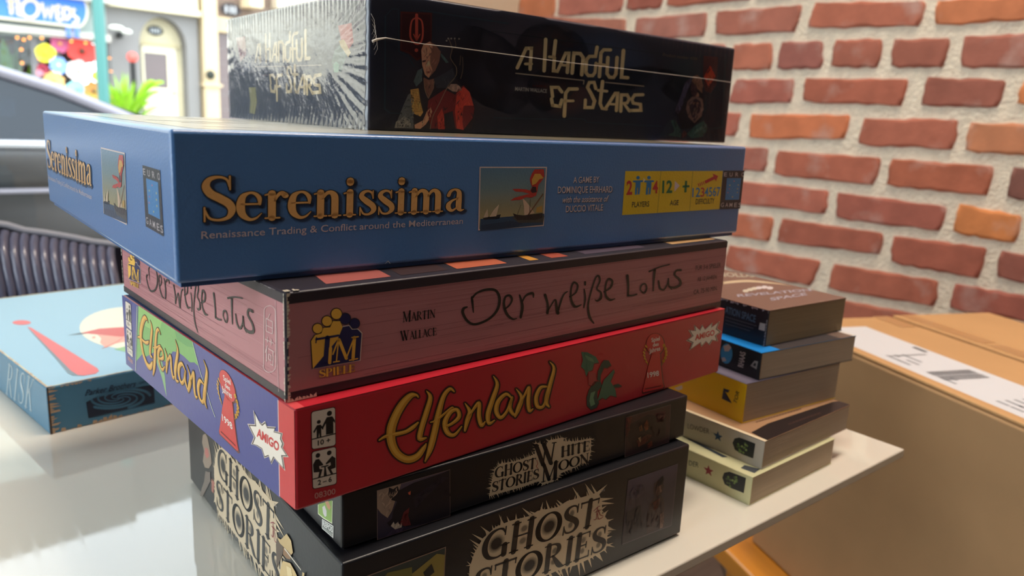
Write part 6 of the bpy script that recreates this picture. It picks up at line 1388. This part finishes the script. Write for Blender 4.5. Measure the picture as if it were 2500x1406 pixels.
navy = rgb(18, 34, 58); tl8 = rgb(74, 128, 158)
px_art(R, [(c8((520, 588), (930, 488), (938, 602), (536, 696)), navy, 3)])
# swirl: bands winding out of the centre
cx8, cy8 = 722, 575
def sw(a0, turns, col, lay, wk=1.0):
    pts = []
    for k in range(34):
        u = k/33; a = a0+turns*2*PI*u; r = u**.85
        pts.append((cx8+185*r*math.cos(a)+(0), cy8+66*r*math.sin(a)-.10*185*r*math.cos(a), (3+13*u)*wk))
    px_strokes(R, [('l', c8(*pts))], col, lay)
for k in range(5): sw(k*2*PI/5, .8, tl8, 4)
px_art(R, [(c8((516, 560), (940, 470), (936, 492), (800, 512), (690, 522), (600, 552), (540, 590), (520, 600)), tl8, 6)])
px_art(R, [(c8((545, 700), (940, 606), (944, 640), (560, 730)), tl8, 6)])
sans(R, 'Parker Brothers', *c8((514, 562), (826, 502), (510, 528)), navy, 7, .012, .5); sans(R, 'GAMES', *c8((842, 490), (905, 478), (842, 474)), navy, 7)
tan8 = rgb(186, 158, 128)
for args in ((R, .0002, 0, .0002, h, -.009, 18, 21), (Lf, .0002, 0, .0002, h, .006, 18, 22), (R, 0, .0003, .05, .0003, .0045, 14, 23), (R, .0, h-.0003, .03, h-.0003, -.0015, 10, 24), (Tp, 0, .0003, .3, .0003, .0020, 60, 25), (Tp, .0003, 0, .0003, .3, -.0022, 60, 26), (R, 0, .0004, .3, .0004, .0009, 70, 28)): wear_edge(*args, lay=9, col=tan8)
wear_edge(Tp, .0, d-.0004, w, d-.0004, -.0016, 70, 27, col=rgb(190, 170, 110))
R.poly([(.0003, 0), (.0018, 0), (.0012, h), (.0003, h)], rgb(70, 52, 40), 10)
# ================================================================ paperback covers
cb = CR(1640, 980, 3.15); cbb = CR(1640, 810, 3.1652); cbt = CR(1740, 640, 3.7222)
def star(face, cf, cx, cy, r, col, lay=3): px_art(face, [(cf(*[(cx+(r if j % 2 == 0 else r*.42)*math.cos(-PI/2+j*PI/5)*.9, cy+(r if j % 2 == 0 else r*.42)*math.sin(-PI/2+j*PI/5)+.32*(r if j % 2 == 0 else r*.42)*math.cos(-PI/2+j*PI/5)) for j in range(10)]), col, lay)])
def logo(face, cf, pts, cx, cy):
    px_art(face, [(cf(*pts), rgb(24, 30, 34), 3)]); r_ = random.Random(int(cx))
    for i in range(16): x, y = cx+r_.uniform(-46, 34), cy+r_.uniform(-34, 44); px_art(face, [(cf((x-9, y-4), (x+3, y-12), (x+12, y+2), (x+1, y+9)), rgb(*r_.choice([(106, 130, 70), (140, 160, 96), (76, 96, 60)])), 4)])
f = PB['Q']; f['L'].mb = f['C']
star(f['L'], cb, 356, 268, 42, rgb(34, 70, 110)); sans(f['L'], 'LOWDER', *cb((122, 206), (288, 250), (124, 168)), rgb(96, 84, 76), 3)
logo(f['L'], cb, [(468, 318), (484, 284), (520, 276), (644, 324), (626, 438), (540, 404), (486, 370)], 545, 350)
f = PB['P']
star(f['L'], cb, 284, 532, 44, rgb(150, 40, 50)); sans(f['L'], 'DER', *cb((132, 490), (206, 508), (134, 452)), rgb(90, 88, 70), 3)
logo(f['L'], cb, [(390, 586), (404, 548), (444, 540), (572, 588), (554, 704), (462, 668), (408, 636)], 465, 612)
q = PB['Q']['q']; TQ = PB['Q']['T']
TQ.poly([(0.0, 0), (q['w'], 0), (q['w'], .17), (0, .17)], rgb(176, 136, 102), 1); TQ.poly([(0.0, 0), (.0035, 0), (.0035, .17), (0, .17)], rgb(226, 208, 176), 2)
px_art(TQ, [(cb((610, 240), (740, 170), (1235, 5), (1300, -6), (1385, 20), (735, 300)), rgb(36, 26, 26), 3)]); px_strokes(TQ, [('l', cb((900+i*28, 176-i*10, 12), (916+i*28, 170-i*10, 12))) for i in range(9)], rgb(84, 60, 54), 4)
px_strokes(TQ, [('l', cb((650+i*22, 160-i*6.5, 8), (663+i*22, 156-i*6.5, 8))) for i in range(16)], rgb(120, 84, 60), 4)
TP_ = PB['P']['T']
px_art(TP_, [(cb((110, 285), (150, 290), (430, 428), (390, 430)), rgb(60, 68, 80), 2), (cb((530, 512), (560, 490), (680, 520), (636, 552)), rgb(70, 74, 80), 2)])
f = PB['R']
px_art(f['L'], [(cbb((402, 435), (450, 452), (436, 470), (412, 462), (466, 552), (388, 516)), rgb(50, 48, 70), 3), (cbb((20, 436), (80, 412), (84, 440), (52, 452)), rgb(214, 206, 196), 3)])
vs_ = sans(f['L'], 'TOR', *cbb((500, 560), (524, 466), (478, 540)), rgb(60, 54, 40), 3, .01)
TR_ = PB['R']['T']; px_art(TR_, [(cbb((366, 312), (372, 270), (640, 364), (596, 392)), rgb(120, 112, 130), 2)])
f = PB['S']
px_art(f['L'], [(cbb(*disc(424, 168, 46, 20, 78)), rgb(64, 160, 214), 3), (cbb((400, 110), (440, 96), (462, 120), (440, 150), (410, 150)), rgb(206, 200, 190), 4), (cbb((386, 200), (410, 196), (424, 224), (392, 230)), rgb(190, 196, 196), 4), (cbb((608, 262), (640, 222), (668, 228), (656, 290)), rgb(150, 150, 150), 3), (cbb((628, 258), (642, 238), (654, 246), (648, 268)), rgb(20, 26, 34), 4)])
sans(f['L'], 'RHAAS', *cbb((552, 278), (572, 160), (512, 266)), rgb(206, 206, 206), 3, .02)
q = f['q']; f['T'].poly([(0.0, 0), (q['w'], 0), (q['w'], .17), (0, .17)], rgb(70, 64, 66), 1); f['T'].poly([(0.0, 0), (.020, 0), (.020, .17), (0, .17)], rgb(30, 140, 226), 2); f['T'].poly([(q['w']-.02, 0), (q['w'], 0), (q['w'], .03), (q['w']-.02, .03)], rgb(120, 100, 90), 2); f['T'].poly([(q['w']-.004, 0), (q['w'], 0), (q['w'], .03), (q['w']-.004, .03)], rgb(220, 216, 210), 3)
f = PB['T']; lb = rgb(96, 128, 150)
sans(f['L'], 'ATION SPACE', *cbt((112, 460), (388, 548), (118, 400)), lb, 3, .025)
for i in range(3): a = i*34; px_strokes(f['L'], [('l', cbt((118+j*15, 496+a*.9+j*4.5, 8), (128+j*15, 499+a*.9+j*4.5, 8))) for j in range(19-i*2)], rgb(100, 102, 100), 3)
px_art(f['L'], [(cbt((418, 612), (430, 548), (480, 560), (474, 626)), rgb(206, 200, 184), 3)]); wear_edge(f['L'], 0, f['q']['h']-.0004, .17, f['q']['h']-.0004, -.0016, 90, 31, col=rgb(196, 196, 204))
wear_edge(f['L'], .0003, 0, .0003, f['q']['h'], -.0012, 12, 33, col=rgb(150, 146, 146)); wear_edge(f['T'], 0, .0004, f['q']['w'], .0004, .0008, 40, 32, col=rgb(186, 160, 140))
q = f['q']; TT = f['T']; TT.poly([(0, 0), (q['w'], 0), (q['w'], .17), (0, .17)], rgb(122, 90, 78), 1)
px_strokes(TT, [('s', cbt((90, 190, 20), (200, 178, 22), (330, 172, 20), (480, 184, 14), (620, 200, 6), (700, 214, 2)))], rgb(206, 184, 150), 2)
for i, (x, y) in enumerate(((300, 262), (340, 250), (380, 240), (420, 234), (470, 228), (520, 236))): px_art(TT, [(cbt(*disc(x, y, 30, 10, 14)), rgb(206, 196, 176) if i < 3 else rgb(216, 206, 206), 2+i % 2)])
sl_ = rgb(168, 160, 172)
sans(TT, 'REVELATION', *cbt((228, 318), (900, 262), (215, 296)), sl_, 4, .03); sans(TT, 'SPACE', *cbt((530, 352), (860, 300), (515, 328)), sl_, 4, .03); sans(TT, 'REYNOLDS', *cbt((-120, 128), (380, 138), (-130, 92)), rgb(176, 166, 146), 4, .03)
for k in BOXES:
    if k != 'A': finish(k)
for k in PB: PB[k]['C'].build('cover', m_cover, PB[k]['t'])
